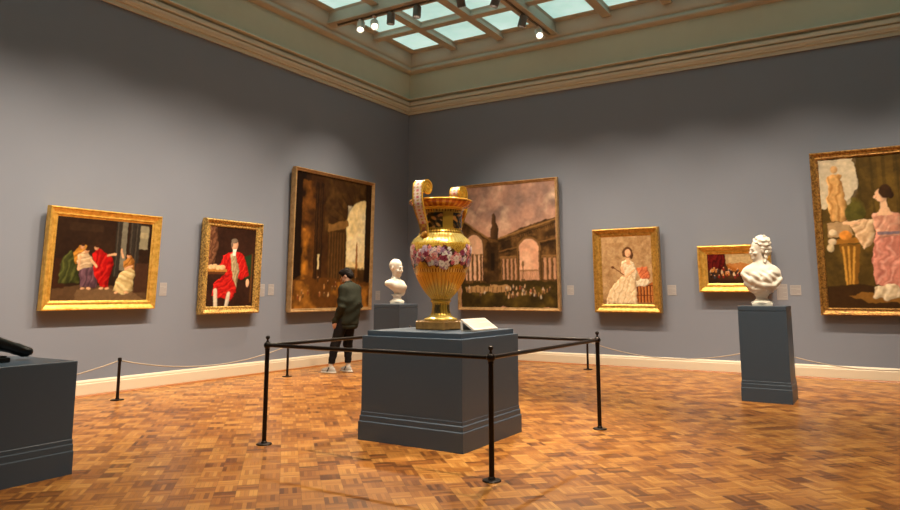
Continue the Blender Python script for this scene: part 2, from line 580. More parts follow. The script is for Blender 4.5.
plinth('plinth', 'blue-grey pedestal under the bald marble bust in the far corner', 'pedestal', -7.10, 9.70, .28, .28, 1.215, cap_groove=True)
plinth('plinth', 'wide low blue-grey plinth cut off by the left edge, under the black sculpture', 'plinth', -5.945, 2.30, .455, .95, .865)

# reading panel on the big plinth
def reading_panel():
    t = thing('reading_panel', 'white slanted reading panel lying on the big plinth beside the vase', 'panel', (-3.395, 6.035, 1.04))
    bm = bmesh.new()
    pts = [(.075, .004), (.075, .014), (-.075, .112), (-.080, .106), (-.080, .0), (-.060, .0), (-.060, .080), (.055, .004)]
    a = [bm.verts.new((x, -.235, z)) for x, z in pts]
    b = [bm.verts.new((x, .235, z)) for x, z in pts]
    for i in range(len(pts)):
        j = (i + 1) % len(pts)
        bm.faces.new((a[i], a[j], b[j], b[i]))
    bm.faces.new(a); bm.faces.new(b)
    bmesh.ops.translate(bm, verts=bm.verts, vec=(0, 0, -.0))
    obj('panel_board', bm, M['plaque'], t)
    bm = bmesh.new()
    add_box(bm, -.080, .075, -.235, .235, 0, .004)
    obj('panel_foot', bm, M['plaque'], t)
    bm = bmesh.new()
    for i in range(9):
        f = .14 + i * .085
        x = -.075 + .15 * f; z = .112 - .098 * f
        l = .40 if i not in (3, 8) else .22
        for p in ((-.19, x), ):
            vs = [bm.verts.new(q) for q in ((x - .0035, -.2, z + .0023 + .001), (x + .0035, -.2, z - .0023 + .001), (x + .0035, -.2 + l, z - .0023 + .001), (x - .0035, -.2 + l, z + .0023 + .001))]
            bm.faces.new(vs)
    obj('text_lines', bm, M['plaquetext'], t)
reading_panel()

# ------------------------------------------------------------------ railing
def railing():
    xa, xb, ya, yb = -5.02, -2.605, 4.80, 7.16
    t = thing('barrier_railing', 'dark metal railing of four posts and round rails around the vase plinth', 'railing', (-3.80, 5.95, 0))
    o = Vector((-3.80, 5.95, 0))
    for x, y in ((xa, ya), (xb, ya), (xb, yb), (xa, yb)):
        p = Vector((x, y, 0)) - o
        T = Matrix.Translation(p)
        post = obj('post', lathe([(.0, .0), (.021, .0), (.021, .86), (.0235, .862), (.0235, .885), (.021, .887), (.021, .905), (0, .905)], 20, T), M['iron'], t, angle=40)
        obj('base_flange', lathe([(0, 0), (.072, 0), (.072, .006), (.066, .012), (.030, .014), (.024, .03), (.0215, .032), (0, .032)], 28, T), M['iron'], post, angle=40)
        obj('ball_joint', lathe([(0, .872)] + [(.036 * math.sin(a), .908 - .036 * math.cos(a)) for a in [PI * i / 12 for i in range(1, 12)]] + [(0, .944)], 20, T), M['iron'], post, smooth=True)
        obj('finial', lathe([(0, .935), (.016, .938), (.012, .948), (.009, .958), (.012, .964), (.019, .972), (.021, .982), (.017, .993), (.008, .999), (0, 1.0)], 18, T), M['iron'], post, smooth=True)
    z = .908
    for a, b in (((xa, ya), (xb, ya)), ((xb, ya), (xb, yb)), ((xb, yb), (xa, yb)), ((xa, yb), (xa, ya))):
        obj('rail', tube([Vector((a[0], a[1], z)) - o, Vector((b[0], b[1], z)) - o], .0175, 16), M['iron'], t, angle=40)
railing()

# low posts and cords along the walls
LOW_H = .535
def low_post(x, y, label, ball=True):
    t = thing('low_post', label, 'barrier post', (x, y, 0), 0, 'low barrier posts along the walls')
    obj('post', lathe([(0, 0), (.020, 0), (.020, LOW_H - .035), (0, LOW_H - .035)], 18), M['iron'], t, angle=40)
    obj('base_flange', lathe([(0, 0), (.085, 0), (.085, .006), (.078, .011), (.028, .013), (.022, .03), (0, .03)], 28), M['iron'], t, angle=40)
    if ball:
        obj('finial', lathe([(0, LOW_H - .036), (.014, LOW_H - .036), (.012, LOW_H - .026)] + [(.026 * math.sin(a), LOW_H - .004 - .026 * math.cos(a)) for a in [PI * i / 10 for i in range(2, 10)]] + [(0, LOW_H + .022)], 18), M['iron'], t, smooth=True)
    else:
        obj('collar', lathe([(0, LOW_H - .036), (.026, LOW_H - .036), (.026, LOW_H + .008), (.022, LOW_H + .013), (0, LOW_H + .013)], 18), M['iron'], t, angle=40)
    return t
PL = [(-8.71, 2.68), (-8.71, 5.70), (-8.69, 8.78), (-8.69, 12.50), (-4.744, 12.50), (-1.70, 12.50), (1.35, 12.50)]
low_post(*PL[1], 'low black barrier post by left wall, leftmost one, flat topped', ball=False)
low_post(*PL[2], 'low black barrier post by left wall, seen behind the railing beside the man')
low_post(*PL[4], 'low black barrier post by back wall, seen behind the right railing post')
def cord(a, b, sag, label):
    pts = []
    A, B = Vector((a[0], a[1], LOW_H - .03)), Vector((b[0], b[1], LOW_H - .03))
    d = (B - A).normalized()
    A += d * .031; B -= d * .031
    for i in range(41):
        f = i / 40
        p = A.lerp(B, f); p.z -= sag * 4 * f * (1 - f)
        pts.append(p)
    tag(obj('rope_barrier', tube(pts, .0085, 8), M['rope'], smooth=True), label, 'rope', 'thin cords between the low barrier posts')
cord(PL[0], PL[1], .20, 'thin grey cord running from the leftmost low post to behind the wide left plinth')
cord(PL[1], PL[2], .185, 'thin grey cord sagging between the leftmost low post and the one beside the man')
cord(PL[2], PL[3], .19, 'thin cord along left wall behind the legs of the standing man')
cord(PL[4], PL[5], .235, 'thin beige cord sagging under the portrait in white, ending behind the tall bust pedestal')
cord(PL[5], PL[6], .255, 'thin beige cord sagging along back wall right of the tall bust pedestal')
# the posts that carry the cords at their hidden ends
low_post(*PL[5], 'low black barrier post hidden behind the tall pedestal of the bust of a woman')
low_post(*PL[3], 'low black barrier post in the far corner, hidden behind the vase plinth')
low_post(*PL[0], 'low black barrier post by left wall, hidden behind the wide left plinth')

# ------------------------------------------------------------------ vase
def vase():
    cx, cy, cz = -3.825, 5.995, 1.04
    t = thing('vase', 'tall gilded porcelain vase with painted flower band and two scroll handles', 'vase', (cx, cy, cz), math.radians(-7))
    b = bmesh.new()
    add_box(b, -.182, .182, -.182, .182, 0, .080, .008)
    add_box(b, -.170, .170, -.170, .170, .079, .090, .004)
    obj('square_base', b, M['vasebase'], t)
    prof = [(0.0, .086), (.150, .086), (.166, .090), (.170, .099), (.166, .108), (.150, .115), (.128, .124), (.112, .137), (.100, .156), (.093, .180), (.090, .21), (.089, .24),
            (.091, .262), (.098, .270), (.104, .277), (.106, .284), (.102, .291), (.097, .295), (.102, .303), (.118, .320), (.140, .342), (.165, .372), (.188, .405),
            (.210, .440), (.230, .475), (.249, .515), (.266, .555), (.281, .597), (.294, .640), (.305, .685), (.313, .730), (.318, .775), (.318, .815), (.312, .850), (.298, .882),
            (.277, .910), (.250, .934), (.234, .948), (.228, .962), (.230, .972), (.224, .980), (.2165, .99), (.2155, 1.04), (.217, 1.09), (.219, 1.14), (.222, 1.185),
            (.226, 1.198), (.236, 1.206), (.234, 1.215), (.246, 1.224), (.272, 1.235), (.300, 1.252), (.318, 1.268), (.329, 1.282), (.332, 1.294), (.327, 1.304), (.312, 1.306), (.290, 1.298), (.26, 1.285), (.22, 1.25), (.20, 1.20), (.19, 1.1), (0, 1.05)]
    # resample finely
    pr = []
    for (r0, z0), (r1, z1) in zip(prof[:-1], prof[1:]):
        m = max(1, int(math.hypot(r1 - r0, z1 - z0) / .007))
        for i in range(m):
            f = i / m
            pr.append((r0 + (r1 - r0) * f, z0 + (z1 - z0) * f))
    pr.append(prof[-1])
    N = 288
    G = np.array(srgb(220, 176, 66)[:3]); Gd = np.array(srgb(156, 104, 30)[:3]); Gl = np.array(srgb(240, 212, 120)[:3])
    pal = [srgb(236, 176, 170), srgb(242, 218, 206), srgb(214, 104, 116), srgb(196, 170, 190), srgb(244, 236, 226), srgb(150, 62, 84), srgb(222, 132, 128), srgb(170, 130, 160)]
    # blossoms on the belly
    fl = []
    r2 = np.random.default_rng(3)
    for i in range(330):
        th = r2.uniform(0, 2 * PI)
        env = .080 + .026 * math.sin(5 * th) + .018 * math.sin(9 * th + 1)
        z = .718 + r2.uniform(-1, 1) * env + .012 * math.sin(3 * th)
        fl.append((th, z, r2.uniform(.020, .042), pal[r2.integers(len(pal))]))
    def build(name, lo, hi, flut=None):
        sel = [p for p in pr if lo - 1e-6 <= p[1] <= hi + 1e-6]
        return sel
    i_foot = max(i for i, p in enumerate(pr) if p[1] <= .292 and i < len(pr) * .6)
    i_neck = min(i for i, p in enumerate(pr) if p[1] >= .962)
    i_rim = min(i for i, p in enumerate(pr) if p[1] >= 1.196)
    pieces = [('foot', 0, i_foot), ('body', i_foot, i_neck), ('neck', i_neck, i_rim), ('rim', i_rim, len(pr) - 1)]
    ths = np.arange(N) * 2 * PI / N
    for name, a, c in pieces:
        sel = pr[a:c + 1]
        bm = bmesh.new()
        rings = add_lathe(bm, sel, N)
        cols, mets = [], []
        for (r, z), ring in zip(sel, rings):
            ang = ths if len(ring) == N else np.array([0.0])
            col = np.tile(G, (len(ang), 1)); met = np.ones(len(ang))
            rr = np.full(len(ang), r)
            if name == 'body':
                if z < .56:        # upright flutes on the lower belly
                    w = np.abs(np.sin(ang * 18))
                    amt = min(1, max(0, (.555 - z) / .03)) * min(1, (z - .29) / .03)
                    rr = r - .010 * amt * (1 - w)
                    col = G * (.55 + .45 * w[:, None] * 1.0) if False else np.where((w > .35)[:, None], G, Gd)
                elif .565 < z < .60:
                    col = np.where((np.sin(ang * 60) > 0)[:, None], Gl, Gd)
                elif z > .86:
                    w = np.abs(np.sin(ang * 26)); rr = r - .004 * (1 - w) * min(1, (z - .86) / .03)
                    col = np.where((w > .3)[:, None], Gl * .9, G)
                # chased gold leafage ground
                if .60 < z < .87:
                    k = np.sin(ang * 40 + 9 * math.sin(z * 70)) * np.sin(z * 190 + 3 * np.sin(ang * 12))
                    col = np.where((k > .45)[:, None], Gd * 1.25, col)
                env = .095 + .026 * np.sin(5 * ang) + .018 * np.sin(9 * ang + 1)
                zc = .718 + .012 * np.sin(3 * ang)
                ground = np.abs(z - zc) < env * .95 + .012 * np.sin(23 * ang)
                dk = np.where((np.sin(ang * 31 + z * 120) > .1)[:, None], np.array(srgb(70, 66, 34)[:3]), np.array(srgb(84, 32, 40)[:3]))
                col = np.where(ground[:, None], dk, col); met = np.where(ground, 0.1, met)
                for th, fz, fr, fc in fl:
                    if abs(fz - z) > fr:
                        continue
                    dth = (ang - th + PI) % (2 * PI) - PI
                    dx = dth * r; dz = z - fz
                    d = np.hypot(dx, dz); pa = np.arctan2(dz, dx)
                    lim = fr * (.84 + .16 * np.cos(5 * pa + th * 7))
                    m = d < lim
                    q = (d / fr)[:, None]
                    fcx = np.array(fc[:3])
                    ring_ = np.where(q < .24, fcx * .45, np.where((q > .42) & (q < .56), fcx * .70, np.where(q > .85, fcx * .6, fcx)))
                    col = np.where(m[:, None], ring_, col); met = np.where(m, 0, met)
            elif name == 'neck':
                pan = np.sin(ang * 4 + .6)
                inside = (pan > -.55) & (z > 1.005) & (z < 1.165)
                sc = np.sin(ang * 7 + 3 * math.sin(z * 41)) + np.sin(z * 55 + 3 * np.sin(ang * 6)) * .8 + .4 * np.sin(ang * 23 + z * 90)
                scene = np.where((sc > .75)[:, None], np.array(srgb(196, 140, 70)[:3]), np.where((sc > 0)[:, None], np.array(srgb(96, 70, 34)[:3]), np.array(srgb(46, 40, 24)[:3])))
                col = np.where(inside[:, None], scene, col); met = np.where(inside, .15, met)
                if 1.0 > z or z > 1.17:
                    col = np.where((np.sin(ang * 48) > 0)[:, None], G, Gd)
            elif name == 'rim':
                if 1.225 < z and r > .22:
                    w = np.sin(ang * 30)
                    col = np.where((w > .2)[:, None], np.array(srgb(206, 140, 44)[:3]), np.array(srgb(170, 92, 30)[:3]))
                if z > 1.285:
                    col = np.tile(np.array(srgb(214, 150, 50)[:3]), (len(ang), 1))
            elif name == 'foot':
                if .14 < z < .255:
                    w = np.abs(np.sin(ang * 10)); rr = r - .004 * (1 - w)
                    pn = (np.sin(ang * 4 + .6) > .1) & (z > .16) & (z < .245)
                    sc = np.sin(ang * 33 + z * 90)
                    col = np.where(pn[:, None], np.where((sc > 0)[:, None], np.array(srgb(64, 60, 34)[:3]), np.array(srgb(120, 92, 40)[:3])), np.where((w > .3)[:, None], G, Gd))
                    met = np.where(pn, .15, 1)
                elif z <= .14:
                    col = np.where((np.sin(ang * 36) > -.3)[:, None], Gl, G)
            for vtx, k in zip(ring, range(len(ring))):
                if len(ring) == N:
                    vtx.co.x = rr[k] * math.cos(ang[k]); vtx.co.y = rr[k] * math.sin(ang[k])
            cols.append(col); mets.append(met)
        cc = np.concatenate(cols); mm = np.concatenate(mets)
        bm.verts.index_update()
        o = obj(name, bm, M['porcelain'], t, smooth=True)
        at = o.data.attributes.new('paint', 'FLOAT_COLOR', 'POINT')
        at.data.foreach_set('color', np.concatenate([cc, mm[:, None]], 1).astype(np.float32).ravel())
    # scroll handles: a band rising from the shoulder, over the rim, curling inwards
    for sgn in (-1, 1):
        path = [(.262, .915), (.258, .955), (.262, 1.0), (.275, 1.05), (.296, 1.10), (.322, 1.15), (.344, 1.20), (.357, 1.25), (.363, 1.30), (.364, 1.35), (.362, 1.395)]
        c0 = (.284, 1.413)
        for i in range(0, 44):
            a = -.2 + i * (2 * PI * 1.75) / 43
            rad = .080 * (1 - .80 * i / 43)
            path.append((c0[0] + rad * math.cos(a), c0[1] + rad * math.sin(a)))
        # smooth resample
        P = np.array(path); d = np.r_[0, np.cumsum(np.hypot(*np.diff(P, axis=0).T))]
        s = np.linspace(0, d[-1], 170)
        P = np.stack([np.interp(s, d, P[:, 0]), np.interp(s, d, P[:, 1])], 1)
        for _ in range(2):
            P[1:-1] = (P[:-2] + 2 * P[1:-1] + P[2:]) / 4
        T = np.gradient(P, axis=0); T /= np.linalg.norm(T, axis=1)[:, None]
        Nn = np.stack([T[:, 1], -T[:, 0]], 1)       # outwards
        bm = bmesh.new(); rows = []; cols = []
        K = 13
        tot = len(P)
        for i in range(tot):
            f = s[i] / d[-1]
            hw = .048 + .018 * min(1, f / .3)
            th = .013 - .006 * f
            if f > .55:
                hw = .066
            ring = []
            ocol = []
            for k in range(K):                       # outer face, slightly dished
                x = -hw + 2 * hw * k / (K - 1)
                e = .004 * (abs(x) / hw) ** 4
                p = P[i] + Nn[i] * (th * .5 + e)
                ring.append((x, p)); 
                pat = math.sin(s[i] * 95) * math.cos(x * 60)
                if abs(x) > hw * .80:
                    ocol.append((*G, 1))
                elif s[i] < .14:
                    ocol.append((*(np.array(srgb(190, 110, 60)[:3]) if pat > 0 else G), .4))
                elif pat > .42:
                    ocol.append((*srgb(206, 120, 128)[:3], 0))
                elif pat < -.7:
                    ocol.append((*srgb(214, 170, 80)[:3], .5))
                else:
                    ocol.append((*srgb(232, 216, 204)[:3], 0))
            for k in range(K - 1, -1, -1):
                x = -hw + 2 * hw * k / (K - 1)
                ring.append((x, P[i] - Nn[i] * th * .5)); ocol.append((*G, 1))
            rows.append([bm.verts.new((x, sgn * p[0], p[1])) for x, p in ring]); cols += ocol
        n = 2 * K
        for A, B in zip(rows[:-1], rows[1:]):
            for k in range(n):
                j = (k + 1) % n
                bm.faces.new((A[k], A[j], B[j], B[k]))
        bm.faces.new(rows[0]); bm.faces.new(rows[-1])
        o = obj('scroll_handle', bm, M['porcelain'], t, angle=40)
        at = o.data.attributes.new('paint', 'FLOAT_COLOR', 'POINT')
        at.data.foreach_set('color', np.array(cols, np.float32).ravel())
        # side discs of the volute and a mask at its root
        for sx in (-1, 1):
            bm = bmesh.new()
            Mx = Matrix.Translation((sx * .058, sgn * c0[0], c0[1])) @ Matrix.Rotation(PI / 2 * sx, 4, 'Y')
            add_lathe(bm, [(0, -.004), (.074, -.004), (.074, .002), (.060, .004), (.052, .000), (.040, .003), (.030, -.001), (.016, .006), (0, .009)], 40, Mx)
            bm.verts.index_update(); nv = len(bm.verts)
            v = obj('volute_disc', bm, M['porcelain'], o, smooth=True)
            at = v.data.attributes.new('paint', 'FLOAT_COLOR', 'POINT')
            at.data.foreach_set('color', np.tile(np.array([*G, 1], np.float32), nv))
        me = sdf_mesh('mask', lambda P: smin(ell(P, (0, sgn * .258, .935), (.048, .034, .050)), cap(P, (0, sgn * .285, .945), (0, sgn * .296, .925), .010, .014), .015), (-.07, sgn * .258 - .06, .87), (.07, sgn * .258 + .06, 1.0), .006)
        v = link('mask', me, M['porcelain'], o, True)
        at = me.attributes.new('paint', 'FLOAT_COLOR', 'POINT')
        at.data.foreach_set('color', np.tile(np.array([*Gd, .9], np.float32), len(me.vertices)))
vase()

# ------------------------------------------------------------------ marble busts
def socle(t, r=.125, h=.19, w=.13):
    bm = bmesh.new()
    add_box(bm, -w, w, -w, w, 0, .035, .004)
    add_lathe(bm, [(0, .034), (r * .94, .034), (r * .96, .045), (r * .85, .058), (r * .62, .075), (r * .50, .10), (r * .50, .12), (r * .60, .14), (r * .72, h - .015), (r * .75, h), (0, h)], 36)
    obj('socle', bm, M['marble'], t, angle=35)

def bust_woman():
    t = thing('marble_bust', 'white marble bust of a draped woman, hair piled high, on tall narrow pedestal', 'bust', (-1.395, 10.245, 1.23), math.radians(9))
    socle(t, .145, .20, .125)
    yaw = math.radians(-62)
    hc = (-.005, .0, .745)
    def body(P0):
        P = P0 * np.array((1.15, 1.0, 1.0), np.float32) - np.array((.012, 0, 0), np.float32)
        d = ell(P, (.0, .02, .435), (.285, .165, .145))
        d = smin(d, ell(P, (.005, .0, .315), (.250, .165, .135)), .06)
        d = smin(d, ell(P, (-.01, .01, .225), (.165, .125, .085)), .06)
        d = smin(d, ell(P, (-.075, -.125, .37), (.085, .070, .075)), .05)
        d = smin(d, ell(P, (.090, -.120, .37), (.085, .070, .075)), .05)
        d = smin(d, cap(P, (-.015, .030, .46), (.0, .015, .66), .095, .066), .09)
        # heavy folds sweeping across the chest
        g = P[..., 2] * .85 + P[..., 0] * .62 + .25 * P[..., 1]
        fold = np.sin(g * 62 + 2.0 * np.sin(P[..., 0] * 9))
        wgt = np.clip((.47 - P[..., 2]) / .08, 0, 1) * np.clip((P[..., 2] - .18) / .05, 0, 1)
        d = d - .011 * fold * wgt
        for pts, r in (([(-.27, -.03, .43), (-.16, -.14, .33), (.02, -.175, .27), (.17, -.14, .27), (.27, -.03, .36)], .030),
                       ([(-.24, -.03, .30), (-.12, -.13, .23), (.04, -.15, .21)], .026),
                       ([(.245, -.02, .44), (.15, -.13, .44), (.03, -.165, .36), (-.10, -.15, .27)], .022),
                       ([(.10, .07, .60), (.12, .0, .55), (.10, -.09, .49)], .020)):
            for a, b in zip(pts[:-1], pts[1:]):
                d = smin(d, cap(P, a, b, r), .022)
        return smin(d * .9, head_sdf(P0, hc, yaw, math.radians(4), 1.16), .03)
    me = sdf_mesh('bust_body', body, (-.36, -.26, .12), (.36, .24, .95), .0095)
    link('bust_body', me, M['marble'], t, True)
    def hair(P):
        q = rotz_np(P, yaw, hc)
        d = ell(q, (0, .045, .075), (.112, .118, .112))
        d = smin(d, ell(q, (0, .062, .135), (.090, .090, .075)), .05)
        d = smin(d, ell(q, (0, .115, -.01), (.070, .060, .065)), .04)
        d = smin(d, cap(q, (.075, .07, -.02), (.085, .03, -.17), .026, .018), .02)
        d = smin(d, cap(q, (-.075, .07, -.02), (-.085, .05, -.15), .026, .018), .02)
        d = d - .009 * np.sin(q[..., 0] * 75) * np.sin(q[..., 1] * 62 + 1) * np.sin(q[..., 2] * 66) - .006 * np.sin(q[..., 2] * 110 + q[..., 0] * 60)
        return smax(d, -ell(q, (0, -.11, -.035), (.075, .07, .105)), .012)
    me = sdf_mesh('hair', hair, (-.24, -.24, .52), (.24, .26, 1.0), .008)
    link('hair', me, M['marble'], t, True)
bust_woman()

def bust_man():
    t = thing('marble_bust', 'smaller white marble bust of a bald man on the corner pedestal', 'bust', (-7.085, 9.712, 1.215), math.radians(36))
    socle(t, .135, .165, .118)
    yaw = math.radians(58)
    hc = (-.02, .0, .612)
    def body(P):
        q = rotz_np(P, math.radians(28))
        d = ell(q, (-.045, .015, .345), (.185, .115, .085))
        d = smin(d, ell(q, (.0, -.015, .275), (.140, .105, .105)), .06)
        d = smin(d, ell(q, (.04, -.02, .20), (.095, .075, .075)), .05)
        d = smin(d, ell(q, (-.045, -.095, .30), (.070, .035, .055)), .035)
        d = smin(d, ell(q, (.070, -.085, .29), (.070, .035, .055)), .035)
        d = smax(d, -(q[..., 2] - .165 + .62 * (q[..., 0] - .03) + .0), .02)
        d = smax(d, q[..., 0] - .155, .02)
        d = smin(d, cap(P, (.005, .0, .17), (.005, .0, .24), .055, .07), .03)
        d = smin(d, cap(P, (-.035, .025, .36), (-.025, .012, .54), .078, .058), .06)
        return smin(d, head_sdf(P, hc, yaw, math.radians(10), 1.20), .03)
    me = sdf_mesh('bust_body', body, (-.30, -.24, .13), (.26, .24, .80), .008)
    link('bust_body', me, M['marble'], t, True)
bust_man()

# ------------------------------------------------------------------ black bronze on the left plinth
def bronze():
    t = thing('bronze_sculpture', 'black bronze sculpture on the left plinth, tapering end jutting out', 'sculpture', (-5.98, 2.30, .865))
    bm = bmesh.new()
    add_box(bm, -.17, .17, -.62, .585, 0, .040, .012)
    add_box(bm, -.15, .15, -.60, .565, .039, .052, .006)
    obj('base_slab', bm, M['bronze'], t, angle=40)
    def f(P):
        d = ell(P, (0, .05, .15), (.15, .28, .12))
        d = smin(d, ell(P, (0, -.28, .24), (.16, .17, .19)), .08)
        d = smin(d, ell(P, (0, -.38, .50), (.085, .10, .115)), .05)
        d = smin(d, cap(P, (0, -.34, .35), (0, -.37, .45), .06), .04)
        d = smin(d, cap(P, (.13, -.28, .33), (.16, -.02, .12), .055, .04), .04)
        d = smin(d, cap(P, (-.13, -.28, .33), (-.16, -.48, .10), .055, .04), .04)
        for x0, x1, dz in ((.06, .03, .02), (-.06, -.02, 0)):
            d = smin(d, cap(P, (x0, .20, .14), (x1, .46, .16 + dz), .075, .050), .04)
            d = smin(d, cap(P, (x1, .46, .16 + dz), (x1 * .6, .70, .085 + dz * .5), .050, .036), .02)
            d = smin(d, cap(P, (x1 * .6, .70, .085 + dz * .5), (x1 + .02, .775, .045 + dz), .036, .034), .02)
        return d
    me = sdf_mesh('figure', f, (-.28, -.62, .02), (.28, .90, .66), .011)
    link('figure', me, M['bronze'], t, True)
bronze()

# ------------------------------------------------------------------ the man
def person():
    t = thing('person', 'person in dark olive jacket, black trousers and pale trainers, back turned, head bowed', 'person', (-8.33, 9.69, 0), math.radians(-90))
    # joints (x: his left, -y: forward)
    hipL, hipR = (.035, .085, .90), (-.135, .100, .90)
    kneeL, kneeR = (.105, -.010, .49), (-.145, .070, .49)
    ankL, ankR = (.150, -.055, .085), (-.150, .080, .085)
    shL, shR = (.105, .145, 1.47), (-.265, .150, 1.47)
    elL, elR = (.165, .165, 1.16), (-.325, .150, 1.16)
    wrL, wrR = (.160, .030, .925), (-.280, -.030, .93)
    hc = (-.085, .062, 1.700)
    yaw = math.radians(14)
    def hand(P, w, dirn, side):
        w = np.array(w); d = np.array(dirn) / np.linalg.norm(dirn)
        out = np.cross(d, (0, 1, 0)); out /= np.linalg.norm(out)      # palm normal-ish (sideways)
        acr = np.cross(out, d)                                         # across the knuckles
        s = cap(P, w, w + d * .085, .030, .034)
        s = smin(s, ell(P, w + d * .065, (.024, .042, .045)), .015)
        for i, L in enumerate((.068, .078, .073, .058)):
            k = w + d * .095 + acr * (-.030 + .020 * i)
            m = k + d * L * .5 + out * side * .004
            e = m + d * L * .45 + out * side * .022
            s = smin(s, cap(P, k, m, .0098, .0090), .006)
            s = smin(s, cap(P, m, e, .0090, .0080), .004)
        k = w + d * .030 - acr * .030
        m = k + d * .035 - acr * .024
        e = m + d * .034 + out * side * .008
        s = smin(s, cap(P, k, m, .013, .011), .010)
        return smin(s, cap(P, m, e, .011, .009), .005)
    def body(P):
        d = cap(P, (-.06, .115, .96), (-.07, .135, 1.15), .125, .115)
        d = smin(d, ell(P, (-.078, .142, 1.32), (.165, .105, .22)), .08)
        d = smin(d, cap(P, shL, shR, .065), .06)
        d = smin(d, cap(P, (-.08, .135, 1.47), (-.08, .085, 1.63), .066, .055), .04)
        for h, k, a in ((hipL, kneeL, ankL), (hipR, kneeR, ankR)):
            d = smin(d, cap(P, h, k, .082, .052), .05)
            d = smin(d, cap(P, k, a, .052, .036), .03)
            d = smin(d, cap(P, (a[0], a[1] + .02, .045), (a[0] + (.01 if a[0] > 0 else -.01), a[1] - .16, .035), .036, .026), .03)
        for s_, e, w in ((shL, elL, wrL), (shR, elR, wrR)):
            d = smin(d, cap(P, s_, e, .050, .040), .04)
            d = smin(d, cap(P, e, w, .040, .026), .02)
        d = smin(d, head_sdf(P, hc, yaw, math.radians(33), 1.02), .025)
        d = smin(d, hand(P, wrL, (.01, -.18, -.98), -1), .015)
        return smin(d, hand(P, wrR, (.10, -.18, -.98), 1), .015)
    me = sdf_mesh('body', body, (-.45, -.30, .002), (.32, .33, 1.90), .0078)
    link('body', me, M['skin'], t, True)
    def hair(P):
        q = rotx_np(rotz_np(P, yaw, hc), math.radians(33)) / 1.02
        d = ell(q, (0, .026, .052), (.088, .105, .098))
        d = smin(d, ell(q, (0, .070, -.015), (.074, .062, .075)), .03)
        d = smin(d, ell(q, (0, -.045, .120), (.062, .055, .035)), .03)
        d = d - .005 * np.sin(q[..., 0] * 120) * np.sin(q[..., 1] * 95) * np.sin(q[..., 2] * 105)
        d = smax(d, -ell(q, (0, -.135, -.03), (.10, .085, .125)), .015)
        for sx in (-1, 1):
            d = smax(d, -ell(q, (sx * .085, -.005, -.020), (.022, .032, .038)), .008)
        return smax(d, -(q[..., 2] + .085), .01) * 1.02
    me = sdf_mesh('hair', hair, (-.25, -.12, 1.55), (.09, .28, 1.95), .0075)
    link('hair', me, M['hair'], t, True)
    def jacket(P):
        d = ell(P, (-.080, .140, 1.30), (.232, .180, .31))
        d = smin(d, cap(P, (-.064, .120, .86), (-.078, .150, 1.2), .195, .205), .08)
        d = smin(d, cap(P, (shL[0] - .01, shL[1], shL[2] + .005), (shR[0] + .01, shR[1], shR[2] + .005), .078), .07)
        d = smin(d, ell(P, (-.08, .175, 1.42), (.15, .10, .12)), .06)
        for s_, e, w in ((shL, elL, wrL), (shR, elR, wrR)):
            w = np.array(w) + (np.array(e) - np.array(w)) * -.14
            dd = smin(cap(P, s_, e, .080, .068), cap(P, e, w, .066, .050), .02)
            g = P[..., 2] * 55 + P[..., 1] * 30
            dd = dd - .0045 * np.sin(g) * np.clip((1.36 - P[..., 2]) / .1, 0, 1)
            d = smin(d, dd, .035)
        # cloth creases on the back
        d = d - .005 * np.sin(P[..., 2] * 34 + 5 * P[..., 0] + 2 * np.sin(P[..., 0] * 14)) * np.clip((1.40 - P[..., 2]) / .15, 0, 1)
        d = smax(d, .775 - P[..., 2] + .03 * np.clip(-P[..., 1], -1, 1), .012)
        # waistband gathers
        d = d + .010 * np.exp(-((P[..., 2] - .835) / .012) ** 2)
        return smax(d, -cap(P, (-.08, .125, 1.50), (-.08, .06, 1.75), .075, .075), .012)
    me = sdf_mesh('jacket', jacket, (-.47, -.14, .74), (.31, .36, 1.62), .009)
    link('jacket', me, M['jacket'], t, True)
    def collar(P):
        c = cap(P, (-.08, .128, 1.525), (-.08, .105, 1.585), .082, .076)
        return smax(smax(c, -cap(P, (-.08, .14, 1.40), (-.08, .07, 1.75), .070, .066), .004), 1.50 - P[..., 2], .006)
    me = sdf_mesh('collar', collar, (-.20, -.02, 1.48), (.04, .24, 1.68), .007)
    link('collar', me, M['jacket'], t, True)
    def trousers(P):
        d = ell(P, (-.055, .105, .90), (.160, .130, .13))
        for h, k, a in ((hipL, kneeL, ankL), (hipR, kneeR, ankR)):
            a2 = (a[0], a[1], .155)
            dd = smin(cap(P, h, k, .118, .082), cap(P, k, a2, .082, .056), .03)
            dd = dd - .003 * np.sin(P[..., 2] * 60 + P[..., 0] * 30) * np.clip((.6 - P[..., 2]) / .1, 0, 1)
            d = smin(d, dd, .03)
        d = smax(d, .165 - P[..., 2], .008)
        return smax(d, P[..., 2] - .99, .01)
    me = sdf_mesh('trousers', trousers, (-.27, -.16, .14), (.24, .29, 1.02), .009)
    link('trousers', me, M['trousers'], t, True)
    for a, tw in ((ankL, math.radians(6)), (ankR, math.radians(-10))):
        me = sdf_mesh('sock', lambda P: smax(cap(P, (a[0], a[1], .06), (a[0], a[1], .19), .044, .043), P[..., 2] - .185, .004), (a[0] - .07, a[1] - .07, .0), (a[0] + .07, a[1] + .07, .22), .008)
        link('sock', me, M['sock'], t, True)
        ctr = (a[0], a[1], 0)
        def up(P):
            q = rotz_np(P, tw, ctr)
            d = ell(q, (0, -.055, .045), (.048, .150, .045))
            d = smin(d, ell(q, (0, .015, .065), (.043, .060, .055)), .03)
            d = smin(d, cap(q, (0, -.10, .06), (0, -.02, .095), .028, .036), .03)
            d = smax(d, .022 - q[..., 2], .004)
            return smax(d, -cap(q, (0, .0, .10), (0, .0, .2), .038, .042), .006)
        lo, hi = (a[0] - .13, a[1] - .24, 0), (a[0] + .13, a[1] + .12, .17)
        sh = link('shoe', sdf_mesh('shoe', up, lo, hi, .0065), M['shoe_upper'], t, True)
